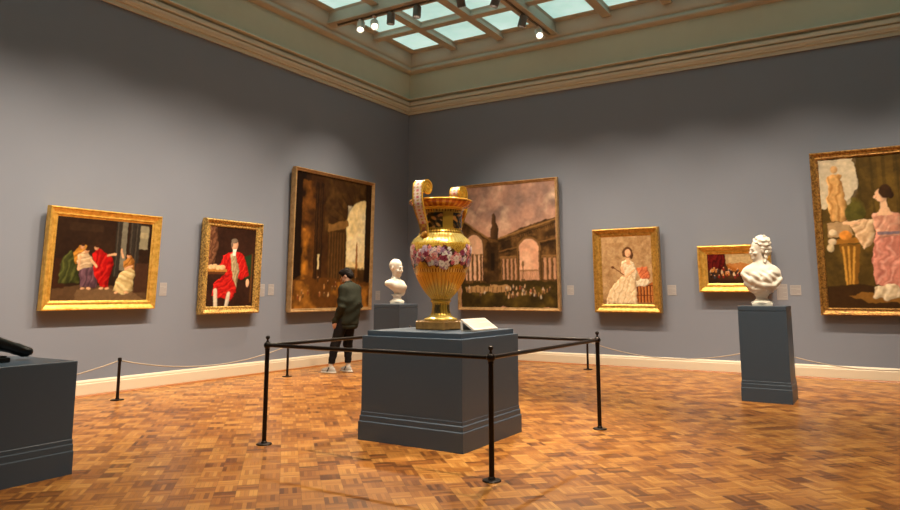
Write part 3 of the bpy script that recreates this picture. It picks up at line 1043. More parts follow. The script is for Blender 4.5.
        def so(P):
            q = rotz_np(P, tw, ctr)
            d = ell(q, (0, -.055, .02), (.056, .160, .05))
            d = smin(d, ell(q, (0, .03, .02), (.050, .070, .05)), .03)
            d = smax(d, q[..., 2] - (.030 + .02 * np.clip(q[..., 1], -.2, .1)), .004)
            return smax(d, .003 - q[..., 2], .003)
        link('sole', sdf_mesh('sole', so, lo, hi, .0065), M['sole'], sh, True)
        def pan(P):
            q = rotz_np(P, tw, ctr)
            d = up(P) - .003
            return smax(d, np.abs(q[..., 1] + .04 - .5 * (q[..., 2] - .05)) - .018, .003)
        link('side_panel', sdf_mesh('side_panel', pan, lo, hi, .0065), M['shoe_dark'], sh, True)
person()

# ------------------------------------------------------------------ paintings
class Paint:
    """pigment laid out on a grid of canvas points; x to the right, y down, both 0..1"""
    def __init__(self, w, h, n):
        self.nx = n; self.ny = max(8, int(n * h / w))
        ss = 2
        self.ss = ss
        self.W, self.H = self.nx * ss, self.ny * ss
        self.x, self.y = np.meshgrid((np.arange(self.W) + .5) / self.W, (np.arange(self.H) + .5) / self.H)
        self.asp = h / w
        self.c = np.zeros((self.H, self.W, 3))
    def col(self, c):
        return np.array(srgb(*c)[:3])
    def fill(self, c):
        self.c[:] = self.col(c)
    def put(self, m, c, a=1.0):
        m = np.clip(m, 0, 1)[..., None] * a
        cc = c if isinstance(c, np.ndarray) and c.ndim == 3 else self.col(c)
        self.c = self.c * (1 - m) + cc * m
    def noise(self, s, seed=0, oct=4):
        r = np.random.default_rng(seed)
        out = np.zeros_like(self.x); amp = 1; tot = 0
        for o in range(oct):
            n = int(s * 2 ** o) + 3
            g = r.random((int(n * self.asp) + 4, n + 2))
            fx = self.x * n; fy = self.y * n * self.asp
            ix = fx.astype(int); iy = fy.astype(int); tx = fx - ix; ty = fy - iy
            tx = tx * tx * (3 - 2 * tx); ty = ty * ty * (3 - 2 * ty)
            ix = np.clip(ix, 0, g.shape[1] - 2); iy = np.clip(iy, 0, g.shape[0] - 2)
            v = (g[iy, ix] * (1 - tx) + g[iy, ix + 1] * tx) * (1 - ty) + (g[iy + 1, ix] * (1 - tx) + g[iy + 1, ix + 1] * tx) * ty
            out += v * amp; tot += amp; amp *= .55
        return out / tot
    def blur(self, a, r):
        r = max(1, int(r))
        for ax in (0, 1):
            for _ in range(2):
                pad = [(0, 0), (0, 0)]; pad[ax] = (r + 1, r)
                s = np.cumsum(np.pad(a, pad, mode='edge'), axis=ax)
                n = a.shape[ax]
                a = (np.take(s, np.arange(2 * r + 1, 2 * r + 1 + n), axis=ax) - np.take(s, np.arange(0, n), axis=ax)) / (2 * r + 1)
        return a
    def model(self, mask, k=1.0, r=.022):
        """brush in the form of a shape: lighter on its left, darker on its right"""
        h = self.blur(mask, self.W * r) * mask
        gy, gx = np.gradient(h)
        s = np.clip((gx * .9 + gy * .5) * self.W * r * 1.6, -1, 1) * mask * k
        self.c *= (1 + np.clip(s, 0, 1) * .45 + np.clip(s, -1, 0) * .72)[..., None]
    def ell(self, cx, cy, rx, ry, c, a=1.0, ang=0, soft=.15):
        dx = self.x - cx; dy = (self.y - cy) * self.asp
        ca, sa = math.cos(ang), math.sin(ang)
        u = (dx * ca + dy * sa) / rx; v = (-dx * sa + dy * ca) / (ry * self.asp)
        m = np.clip((1 + soft - np.hypot(u, v)) / soft, 0, 1)
        cc = self.col(c)[None, None, :] * np.ones_like(self.c)
        if soft > .1:
            cc = cc * (1.08 - .62 * np.clip(u * .7 + v * .45, 0, 1))[..., None]
        self.put(m, cc, a)
    def poly(self, pts, c, a=1.0, wob=0.0, seed=1):
        x, y = self.x, self.y
        if wob:
            n = self.noise(14, seed, 2) - .5; m = self.noise(14, seed + 50, 2) - .5
            x = x + n * wob; y = y + m * wob
        ins = np.zeros(x.shape, bool)
        n = len(pts)
        for i in range(n):
            (x0, y0), (x1, y1) = pts[i], pts[(i + 1) % n]
            if y0 == y1:
                continue
            cr = ((y0 > y) != (y1 > y)) & (x < (x1 - x0) * (y - y0) / (y1 - y0) + x0)
            ins ^= cr
        self.put(ins.astype(float), c, a)
        return ins
    def rect(self, x0, y0, x1, y1, c, a=1.0):
        self.put(((self.x > x0) & (self.x < x1) & (self.y > y0) & (self.y < y1)).astype(float), c, a)
    def line(self, x0, y0, x1, y1, w, c, a=1.0):
        dx, dy = x1 - x0, (y1 - y0) * self.asp
        t = np.clip(((self.x - x0) * dx + (self.y - y0) * self.asp * dy) / (dx * dx + dy * dy + 1e-9), 0, 1)
        d = np.hypot(self.x - x0 - t * dx, (self.y - y0) * self.asp - t * dy)
        cc = self.col(c)[None, None, :] * np.ones_like(self.c)
        cc = cc * (1.05 - .55 * np.clip(((self.x - x0 - t * dx) * .7 + ((self.y - y0) * self.asp - t * dy) * .7) / w, 0, 1))[..., None]
        self.put((w - d) / (w * .35), cc, a)
    def grain(self, amt, s=10, seed=5):
        n = self.noise(s, seed, 4)
        self.c *= (1 + amt * (n - .5) * 2)[..., None]
    def fold(self, ins_pts, freq, ang, amt, seed=3):
        pass
    def result(self):
        # the hand of the painter: edges waver, tones break
        n1, n2 = self.noise(26, 71, 3) - .5, self.noise(26, 72, 3) - .5
        iy = np.clip((np.arange(self.H)[:, None] + n2 * self.W * .013).astype(int), 0, self.H - 1)
        ix = np.clip((np.arange(self.W)[None, :] + n1 * self.W * .013).astype(int), 0, self.W - 1)
        self.c = self.c[iy, ix]
        self.c = np.stack([self.blur(self.c[..., q], 1) for q in range(3)], -1)
        self.c *= (1 + .36 * (self.noise(34, 73, 2) - .5))[..., None]
        c = self.c.reshape(self.ny, self.ss, self.nx, self.ss, 3).mean((1, 3))
        return np.clip(c, 0, 1)

def drape(p, pts, base, light, dark, freq, ang, seed=1):
    """a painted garment: shape in pigment with brush-drawn folds"""
    ins = p.poly(pts, base, wob=.035, seed=seed)
    m = ins.astype(float)
    n = p.noise(7, seed, 3)
    k = p.x * math.cos(ang) + p.y * p.asp * math.sin(ang)
    w = np.sin(k * freq * 1.7 + 11 * n) * .6 + np.sin(k * freq * 3.1 + 17 * n + 1) * .4
    p.put(m * np.clip(w * 1.1, 0, 1), light, .5)
    p.put(m * np.clip(-w * 1.2 - .1, 0, 1), dark, .6)
    q = p.noise(16, seed + 9, 2)
    p.put(m * np.clip(q * 2.4 - 1.25, 0, 1), dark, .7)
    p.model(m, 1.0)

def art_group(w, h):                 # figures in robes in a dark columned room
    p = Paint(w, h, 210); p.fill((38, 24, 16))
    n = p.noise(5, 1); p.put(n * 1.2 - .3, (64, 42, 26), .6)
    p.poly([(0, .86), (.3, .80), (1, .84), (1, 1), (0, 1)], (86, 62, 40)); p.poly([(.25, .86), (.8, .85), (.95, 1), (.2, 1)], (120, 92, 62), .7, .05)
    p.rect(.66, 0, .72, .62, (128, 122, 104), .75); p.rect(.86, .04, .96, .34, (150, 140, 112), .8); p.rect(.87, .12, .95, .2, (176, 160, 120), .6)
    for i, x in enumerate((.60, .75, .81)):
        p.rect(x, 0, x + .055, .7, (48, 42, 36)); p.rect(x + .012, 0, x + .022, .7, (92, 82, 68), .6)
    p.rect(.84, .52, 1, .9, (66, 42, 28)); p.rect(.0, .5, .12, .85, (54, 30, 18)); p.rect(.12, .06, .46, .16, (58, 40, 26), .6)
    drape(p, [(.09, .48), (.16, .40), (.22, .5), (.26, .78), (.06, .80)], (62, 66, 30), (108, 108, 52), (34, 34, 18), 60, .4)
    drape(p, [(.18, .42), (.24, .32), (.31, .34), (.31, .48), (.22, .56)], (178, 118, 40), (224, 164, 74), (110, 64, 20), 70, .8)
    drape(p, [(.23, .46), (.30, .40), (.37, .46), (.38, .60), (.24, .64)], (204, 172, 132), (238, 214, 176), (140, 104, 74), 80, 1.2)
    drape(p, [(.24, .62), (.39, .58), (.45, .66), (.43, .84), (.28, .84)], (96, 66, 76), (138, 100, 108), (58, 36, 46), 70, .3)
    drape(p, [(.37, .42), (.45, .36), (.56, .44), (.60, .56), (.56, .72), (.57, .84), (.47, .84), (.40, .62)], (176, 16, 16), (222, 48, 34), (96, 6, 8), 60, .5)
    drape(p, [(.70, .50), (.77, .42), (.83, .50), (.83, .62), (.72, .64)], (164, 104, 40), (206, 150, 76), (96, 56, 20), 70, .9)
    drape(p, [(.66, .66), (.78, .58), (.84, .64), (.83, .86), (.74, .93), (.61, .88)], (206, 180, 122), (240, 222, 172), (136, 106, 62), 62, 1.9)
    for x, y, r in ((.265, .345, .021), (.408, .352, .021), (.31, .40, .020), (.755, .435, .021)):
        p.ell(x, y, r, r * 1.35, (204, 148, 106)); p.ell(x + .003, y - r * 1.0, r * .95, r * .75, (60, 34, 20))
    for a in ((.25, .46, .245, .62, .014), (.53, .44, .61, .42, .013), (.36, .5, .42, .58, .012), (.73, .6, .8, .56, .013), (.695, .46, .67, .36, .012)):
        p.line(*a, (222, 168, 124))
    for x in (.30, .36, .49, .55, .65, .76):
        p.ell(x, .85 + (x > .6) * .05, .022, .014, (220, 168, 124))
    p.grain(.16, 22); return p.result() * .85

def art_red_coat(w, h):              # seated sitter in a red coat
    p = Paint(w, h, 170); p.fill((44, 26, 18))
    p.put(p.noise(4, 2) * 1.3 - .4, (70, 40, 28), .6)
    drape(p, [(0, 0), (.14, 0), (.20, .25), (.12, .48), (0, .5)], (104, 66, 44), (160, 116, 84), (60, 32, 20), 40, .5)
    p.poly([(.72, .38), (.93, .32), (.97, .6), (.8, .66)], (30, 56, 32)); p.rect(.92, .32, .96, .95, (88, 54, 26))
    drape(p, [(.30, .36), (.48, .30), (.70, .32), (.82, .44), (.88, .60), (.74, .66), (.56, .62), (.22, .52)], (188, 26, 22), (226, 62, 48), (112, 10, 12), 42, .6)
    drape(p, [(.14, .72), (.40, .56), (.60, .62), (.62, .82), (.50, .93), (.12, .86)], (184, 26, 22), (222, 56, 44), (100, 10, 12), 36, 1.1)
    drape(p, [(.45, .33), (.56, .31), (.66, .55), (.62, .76), (.54, .66), (.48, .5)], (172, 150, 112), (208, 190, 150), (116, 94, 66), 60, .2)
    p.rect(0, .53, .40, .565, (176, 120, 56)); p.rect(.0, .565, .36, .60, (92, 52, 26))
    for x, y in ((.06, .51), (.14, .50), (.22, .515), (.3, .51)):
        p.ell(x, y, .055, .028, (222, 178, 130))
    p.line(.18, .80, .20, 1.0, .045, (204, 190, 166)); p.line(.46, .84, .42, 1.0, .045, (204, 190, 166))
    p.ell(.535, .215, .068, .068, (214, 160, 124)); p.ell(.528, .168, .066, .030, (120, 104, 88)); p.ell(.478, .21, .020, .04, (120, 104, 88))
    p.poly([(.50, .27), (.58, .27), (.56, .36), (.50, .36)], (234, 226, 212)); p.ell(.86, .70, .035, .05, (224, 172, 134))
    p.grain(.16, 18); return p.result()

def art_dark_ruin(w, h):             # tall dark vault with a bright arch
    p = Paint(w, h, 180); p.fill((46, 27, 13))
    p.put(p.noise(5, 3) * 1.9 - .7, (84, 52, 22), .8)
    p.put((p.y - .55) * 1.6, (96, 58, 22), .6)
    p.poly([(0, 0), (.12, 0), (.1, .75), (0, .8)], (26, 15, 8))
    p.put(((p.x > .08) & (p.x < .24) & (p.y > .06) & (p.y < .8)) * (p.noise(9, 41) * 2 - .8), (128, 78, 28), .9)
    p.put(np.clip(1 - np.abs(p.x - .135 - .03 * (p.noise(8, 5) - .5)) / .045, 0, 1) * ((p.y > .42) & (p.y < .80)) * (p.noise(11, 42) * 2.2 - .5), (222, 142, 44), .9)
    for x in (.24, .30):
        p.rect(x, .06, x + .04, .78, (36, 22, 11), .85); p.rect(x + .012, .10, x + .017, .78, (92, 62, 28), .5)
    p.rect(.285, .60, .305, .71, (226, 206, 150))
    p.poly([(.36, .0), (1, 0), (1, .24), (.82, .19), (.70, .25), (.645, .34), (.63, .42), (.40, .42)], (58, 37, 17), 1, .05)
    p.put(((p.x > .36) & (p.y < .45)) * (p.noise(10, 44) * 2.2 - 1.0), (104, 74, 34), .8)
    for i in range(9):                       # coffers of the vault
        a0 = math.radians(196 + i * 11)
        p.line(.88 + .26 * math.cos(a0), .40 + .20 * math.sin(a0), .88 + .46 * math.cos(a0), .40 + .36 * math.sin(a0), .006, (36, 22, 10), .7)
    p.ell(.915, .37, .265, .225, (238, 210, 146), soft=.03); p.rect(.652, .37, .918, .70, (240, 212, 150))
    p.put(((p.x > .665) & (p.x < .915) & (p.y > .20) & (p.y < .64)) * (p.noise(6, 9) * 1.8 - .6), (252, 238, 200), .8)
    p.rect(.915, .0, 1, 1, (34, 20, 10)); p.put((p.x > .93) * (p.y < .6) * (p.noise(8, 8) - .2), (78, 50, 22), .5)
    p.poly([(.792, .50), (.812, .50), (.822, .76), (.782, .76)], (160, 104, 48)); p.poly([(.792, .50), (.802, .475), (.812, .50)], (176, 120, 60))
    p.put(((p.x > .63) & (p.x < .915) & (p.y > .685)) * (p.noise(13, 45) * 2 - .3), (78, 54, 24), 1.0)
    p.poly([(.40, .37), (.66, .315), (.685, .36), (.63, .385), (.41, .42)], (128, 92, 46), 1, .02)
    p.poly([(.41, .425), (.63, .395), (.645, .41), (.42, .44)], (60, 38, 16))
    for i in range(6):
        x = .42 + i * .037
        p.rect(x, .42, x + .034, .79, (70, 46, 20), .9); p.put(np.clip(1 - np.abs(p.x - x - .010) / .010, 0, 1) * ((p.y > .42) & (p.y < .79)), (120, 84, 40), .6)
    p.poly([(0, .79), (.4, .77), (1, .80), (1, 1), (0, 1)], (92, 56, 20), 1, .04); p.put((p.y > .80) * (p.noise(9, 12) * 2.2 - .9), (186, 122, 44), .9)
    r = np.random.default_rng(5)
    for i in range(34):
        x = r.uniform(.06, .9); y = r.uniform(.78, .93); cc = [(206, 146, 80), (120, 54, 30), (56, 36, 22), (222, 186, 130), (96, 74, 46)][r.integers(5)]
        p.ell(x, y, .009, .014, cc, .8); p.ell(x, y - .018, .005, .004, (206, 156, 106))
    p.grain(.30, 22); return p.result() * .95

def art_arcade(w, h):                # open ruined arcade under a rosy sky
    p = Paint(w, h, 210); p.fill((186, 144, 124))
    n = p.noise(4, 4, 5)
    p.put(n * 3.0 - 1.25, (126, 106, 100), .85); p.put(p.noise(5, 14, 5) * 3.0 - 1.7, (232, 198, 168), .9); p.put((p.y - .22) * 2.6, (222, 164, 130), .75)
    dk = (58, 40, 22)
    wall = [(0, .25), (.06, .29), (.16, .36), (.30, .42), (.40, .435), (.50, .41), (.66, .36), (.84, .32), (1, .29), (1, .82), (0, .84)]
    m = p.poly(wall, dk, 1, .02).astype(float)
    p.put(m * (p.noise(9, 6, 4) * 2.4 - .95), (118, 84, 46), .85)
    p.put(m * (p.noise(20, 16, 3) * 2.6 - 1.35), (150, 108, 60), .6)
    p.put(m * (p.noise(16, 26, 3) * 2.6 - 1.25), (34, 24, 14), .7)
    # the attic and its broken monument
    m2 = p.poly([(.325, .44), (.33, .36), (.345, .33), (.345, .27), (.355, .235), (.375, .225), (.392, .25), (.395, .30), (.41, .335), (.415, .45)], (82, 58, 36), 1, .012).astype(float)
    p.model(m2, 1.2)
    for x0, y0, x1, y1, ww, cc in ((.0, .262, .30, .432, .010, (142, 104, 60)), (.0, .285, .30, .452, .005, (40, 28, 16)), (.42, .44, 1, .305, .010, (156, 116, 66)), (.42, .462, 1, .33, .005, (40, 28, 16)),
                                   (.42, .545, 1, .455, .007, (132, 96, 54)), (.42, .562, 1, .474, .004, (36, 26, 16)), (.0, .41, .06, .44, .006, (120, 88, 50))):
        p.line(x0, y0, x1, y1, ww, cc, .85)
    for i in range(26):
        x = .44 + i * .021; y = .452 - i * .0052
        p.rect(x, y + .018, x + .008, y + .032, (40, 28, 16), .8)
    sk = (220, 164, 130); sk2 = (196, 146, 112)
    p.ell(.725, .535, .118, .098, (122, 90, 52), soft=.05); p.ell(.725, .535, .098, .080, sk, soft=.04); p.rect(.627, .535, .823, .78, sk)
    p.ell(.15, .50, .115, .115, (112, 82, 48), soft=.05); p.ell(.15, .50, .092, .096, (226, 178, 144), soft=.04); p.rect(.058, .50, .242, .78, (226, 178, 144))
    p.put(((p.y > .45) & (p.y < .7)) * (np.abs(p.c - p.col(sk)).sum(-1) < .25) * (p.noise(7, 33) * 2 - .8), (238, 196, 160), .7)
    for x0, x1, k in ((.435, .60, 4), (.85, .99, 3)):
        st = (x1 - x0) / k
        p.rect(x0 - .01, .585, x1 + .005, .60, (140, 102, 58), .9)
        for i in range(k):
            p.rect(x0 + i * st + .020, .605, x0 + (i + 1) * st - .002, .775, sk2, .85)
            q = x0 + i * st
            p.rect(q, .60, q + .020, .785, (74, 52, 28)); p.rect(q + .004, .605, q + .008, .78, (150, 112, 62), .8); p.rect(q - .004, .60, q + .024, .61, (130, 96, 54), .9)
    for x in (.068, .118, .168, .212):
        p.rect(x, .57, x + .024, .80, (86, 60, 32)); p.rect(x + .005, .57, x + .010, .8, (156, 114, 64), .8); p.rect(x - .005, .56, x + .029, .575, (128, 92, 52))
    p.rect(.60, .55, .628, .80, (80, 56, 30)); p.rect(.606, .55, .613, .8, (158, 116, 66), .8); p.rect(.822, .55, .85, .80, (80, 56, 30)); p.rect(.828, .55, .834, .8, (150, 112, 64), .8)
    p.rect(.29, .47, .41, .80, (52, 36, 20), .6); p.rect(.33, .56, .37, .70, (30, 22, 14), .8)
    p.rect(.63, .70, .82, .712, (146, 108, 74)); p.put(((p.x > .63) & (p.x < .82) & (p.y > .712) & (p.y < .785)) * (np.sin(p.x * 420) > .1), (150, 112, 78), .9)
    p.rect(.655, .665, .667, .80, (104, 78, 50)); p.ell(.661, .65, .011, .018, (124, 94, 60)); p.rect(.645, .77, .68, .86, (96, 72, 44))
    p.poly([(0, .80), (.55, .785), (1, .79), (1, 1), (0, 1)], (58, 46, 20), 1, .03); p.put((p.y > .82) * (p.noise(9, 21, 4) * 2.6 - 1.1), (112, 90, 36), .8)
    p.put((p.y > .90) * (p.noise(6, 22) * 1.6 - .4), (36, 28, 14), .8)
    p.poly([(.05, .83), (.52, .82), (.52, .862), (.06, .888)], (184, 142, 92), .9, .03)
    for i in range(10):
        p.rect(.07 + i * .045, .832, .080 + i * .045, .880, (84, 60, 36), .9)
    r = np.random.default_rng(9)
    for i in range(52):
        x = r.uniform(.5, .97) if i > 14 else r.uniform(.06, .6); y = r.uniform(.825, .915)
        p.ell(x, y, .007, .012, [(216, 178, 138), (176, 84, 54), (206, 190, 166), (150, 110, 66), (96, 66, 60)][r.integers(5)], .9); p.ell(x, y - .016, .004, .004, (206, 156, 114))
    p.grain(.14, 18); return p.result() * .95

def art_white_dress(w, h):           # sitter in a white dress on a mottled ground
    p = Paint(w, h, 170); p.fill((158, 122, 82))
    n = p.noise(9, 7); p.put(n * 2.4 - .8, (192, 158, 114), .8); p.put(p.noise(14, 17) * 2 - 1.0, (124, 88, 54), .6)
    p.rect(0, .93, 1, 1, (120, 80, 46), .7)
    p.rect(.66, .68, 1, .97, (156, 88, 40)); 
    for i in range(5):
        p.rect(.69 + i * .062, .72, .712 + i * .062, .97, (86, 40, 20)); p.rect(.715 + i * .062, .72, .725 + i * .062, .97, (208, 138, 76))
    p.rect(.66, .72, 1, .735, (94, 46, 22)); p.rect(.66, .86, 1, .872, (100, 50, 24))
    drape(p, [(.70, .48), (.90, .44), (.95, .62), (.76, .66)], (196, 104, 64), (222, 140, 94), (140, 66, 40), 50, .7)
    drape(p, [(.62, .66), (.88, .62), (.96, .68), (.84, .73), (.66, .74)], (228, 208, 176), (246, 234, 210), (180, 150, 112), 60, .5)
    drape(p, [(.42, .36), (.52, .33), (.64, .38), (.70, .52), (.66, .66), (.44, .60), (.38, .48)], (230, 208, 172), (248, 234, 208), (190, 156, 116), 46, .9)
    drape(p, [(.36, .60), (.58, .56), (.68, .66), (.68, .99), (.06, .99), (.14, .80), (.26, .68)], (226, 198, 156), (246, 226, 192), (188, 150, 108), 40, .35)
    p.poly([(.49, .32), (.56, .32), (.585, .42), (.50, .42)], (226, 168, 122), .9)
    p.ell(.53, .235, .088, .075, (88, 56, 30)); p.ell(.46, .25, .035, .05, (92, 60, 34)); p.ell(.60, .28, .035, .055, (84, 52, 28)); p.ell(.535, .25, .055, .055, (226, 170, 128))
    p.line(.40, .46, .44, .58, .030, (222, 172, 128)); p.line(.64, .50, .48, .60, .028, (224, 176, 132)); p.line(.24, .46, .44, .57, .012, (104, 62, 32)); p.ell(.22, .455, .03, .02, (96, 56, 30))
    p.grain(.08, 20); return p.result()

def art_crowd(w, h):                 # small crowded scene with a red hanging
    p = Paint(w, h, 170); p.fill((58, 34, 20))
    p.put(p.noise(5, 11) * 1.6 - .5, (90, 58, 30), .7)
    p.poly([(.34, .0), (1, 0), (1, .52), (.62, .58), (.36, .34)], (172, 142, 98), 1, .05); p.put(((p.x > .4) & (p.y < .4)) * (p.noise(6, 5) * 2 - .7), (214, 186, 136), .8)
    p.poly([(.36, .34), (.62, .30), (.86, .42), (.7, .62), (.4, .56)], (176, 104, 40), .8, .08)
    drape(p, [(0, 0), (.32, 0), (.36, .20), (.30, .52), (.10, .50), (0, .6)], (84, 16, 14), (124, 30, 22), (46, 8, 8), 36, .3)
    r = np.random.default_rng(2)
    for i in range(70):
        x = r.uniform(.02, .98); y = r.uniform(.52, .80); cc = [(186, 118, 50), (46, 30, 26), (206, 178, 140), (126, 34, 24), (54, 62, 72), (36, 24, 16)][r.integers(6)]
        p.ell(x, y, .018, .05, cc, .9); p.ell(x, y - .06, .009, .016, (216, 162, 118))
    p.put((p.y - .78) * 5, (30, 18, 12), .9)
    p.grain(.2, 20); return p.result()

def art_garden(w, h):                # woman in a rose gown in a shaded garden
    p = Paint(w, h, 210); p.fill((76, 58, 24))
    p.put(p.noise(5, 31) * 2 - .7, (112, 86, 34), .8); p.put(p.noise(7, 33) * 2 - 1.0, (48, 38, 20), .8)
    p.poly([(0, 0), (.32, 0), (.36, .16), (.26, .30), (0, .34)], (206, 188, 156), 1, .04); p.put(((p.x < .34) & (p.y < .3)) * (p.noise(5, 37) * 2 - .8), (156, 150, 140), .6)
    p.rect(.52, 0, .66, .55, (104, 78, 30), .5)
    for i in range(6):
        p.rect(.34 + i * .11 + .01 * (i % 2), 0, .37 + i * .11, .5, (58, 46, 20), .5)
    # pale garden statue on a stone block
    p.poly([(.04, .44), (.24, .42), (.26, .52), (.05, .53)], (170, 138, 98), 1, .03)
    drape(p, [(.08, .12), (.20, .11), (.23, .27), (.22, .42), (.08, .43), (.06, .27)], (202, 150, 86), (232, 190, 126), (146, 98, 50), 50, .1)
    p.ell(.14, .075, .032, .024, (204, 158, 104)); p.ell(.30, .38, .085, .070, (64, 60, 24)); p.put(((p.x - .3) ** 2 / .009 + (p.y - .36) ** 2 / .008 < 1) * p.noise(18, 3), (104, 96, 38), .8)
    # urn stand
    p.poly([(.12, .545), (.34, .535), (.36, .57), (.10, .58)], (150, 100, 36)); p.poly([(.14, .585), (.32, .575), (.28, .84), (.30, .88), (.18, .88), (.20, .84)], (122, 82, 28), 1, .02)
    for x in (.17, .22, .27):
        p.line(x, .60, .2 + (x - .2) * .5, .86, .012, (196, 142, 58))
    p.ell(.20, .52, .055, .03, (216, 138, 54)); p.ell(.09, .50, .035, .02, (226, 200, 160)); p.ell(.06, .60, .03, .025, (206, 182, 140)); p.ell(.08, .56, .035, .02, (210, 186, 150))
    p.poly([(0, .86), (.3, .84), (.7, .90), (1, .88), (1, 1), (0, 1)], (58, 38, 18)); p.poly([(.18, .91), (.55, .89), (.9, .95), (.4, .97)], (134, 92, 38), .9, .04)
    # gown, sleeves
    drape(p, [(0.465, .50), (0.605, .47), (0.745, .52), (0.865, .70), (0.885, .90), (0.605, .89), (0.425, .84), (0.415, .68)], (206, 132, 112), (234, 178, 158), (150, 84, 72), 44, .35)
    drape(p, [(0.425, .86), (0.605, .85), (0.685, .92), (0.505, .955), (0.405, .93)], (218, 196, 160), (242, 228, 200), (160, 130, 96), 50, .6)
    drape(p, [(0.245, .44), (0.385, .41), (0.465, .43), (0.445, .56), (0.355, .63), (0.285, .52)], (216, 178, 134), (240, 214, 176), (158, 114, 76), 50, .7)
    drape(p, [(0.645, .42), (0.725, .38), (0.825, .48), (0.815, .60), (0.685, .56)], (214, 178, 130), (238, 212, 170), (160, 118, 76), 50, .7)
    drape(p, [(0.435, .40), (0.545, .37), (0.685, .40), (0.665, .53), (0.485, .54)], (212, 152, 124), (236, 190, 162), (160, 100, 80), 44, .8)
    p.rect(.475, .505, .665, .525, (92, 92, 110), .8)
    p.line(.20, .44, .32, .445, .020, (230, 182, 138)); p.poly([(.525, .29), (.575, .29), (.585, .345), (.625, .40), (.485, .40), (.52, .35)], (230, 184, 144))
    p.ell(.535, .268, .048, .042, (226, 176, 138)); p.ell(.572, .243, .052, .042, (56, 36, 20)); p.ell(.615, .268, .026, .024, (50, 32, 18)); p.ell(.483, .275, .014, .010, (226, 176, 138))
    p.grain(.16, 18); return p.result()

def frame_mesh(w, h, prof):
    """mitred picture frame, back against y = 0, front towards -y; prof: (inset, depth)"""
    bm = bmesh.new()
    loops = []
    for t, d in prof:
        loops.append([bm.verts.new((sx * (w / 2 - t), -d, sz * (h / 2 - t))) for sx, sz in ((-1, -1), (1, -1), (1, 1), (-1, 1))])
    n = len(loops)
    for i in range(n):
        A, B = loops[i], loops[(i + 1) % n]
        for k in range(4):
            j = (k + 1) % 4
            bm.faces.new((A[k], A[j], B[j], B[k]))
    return bm

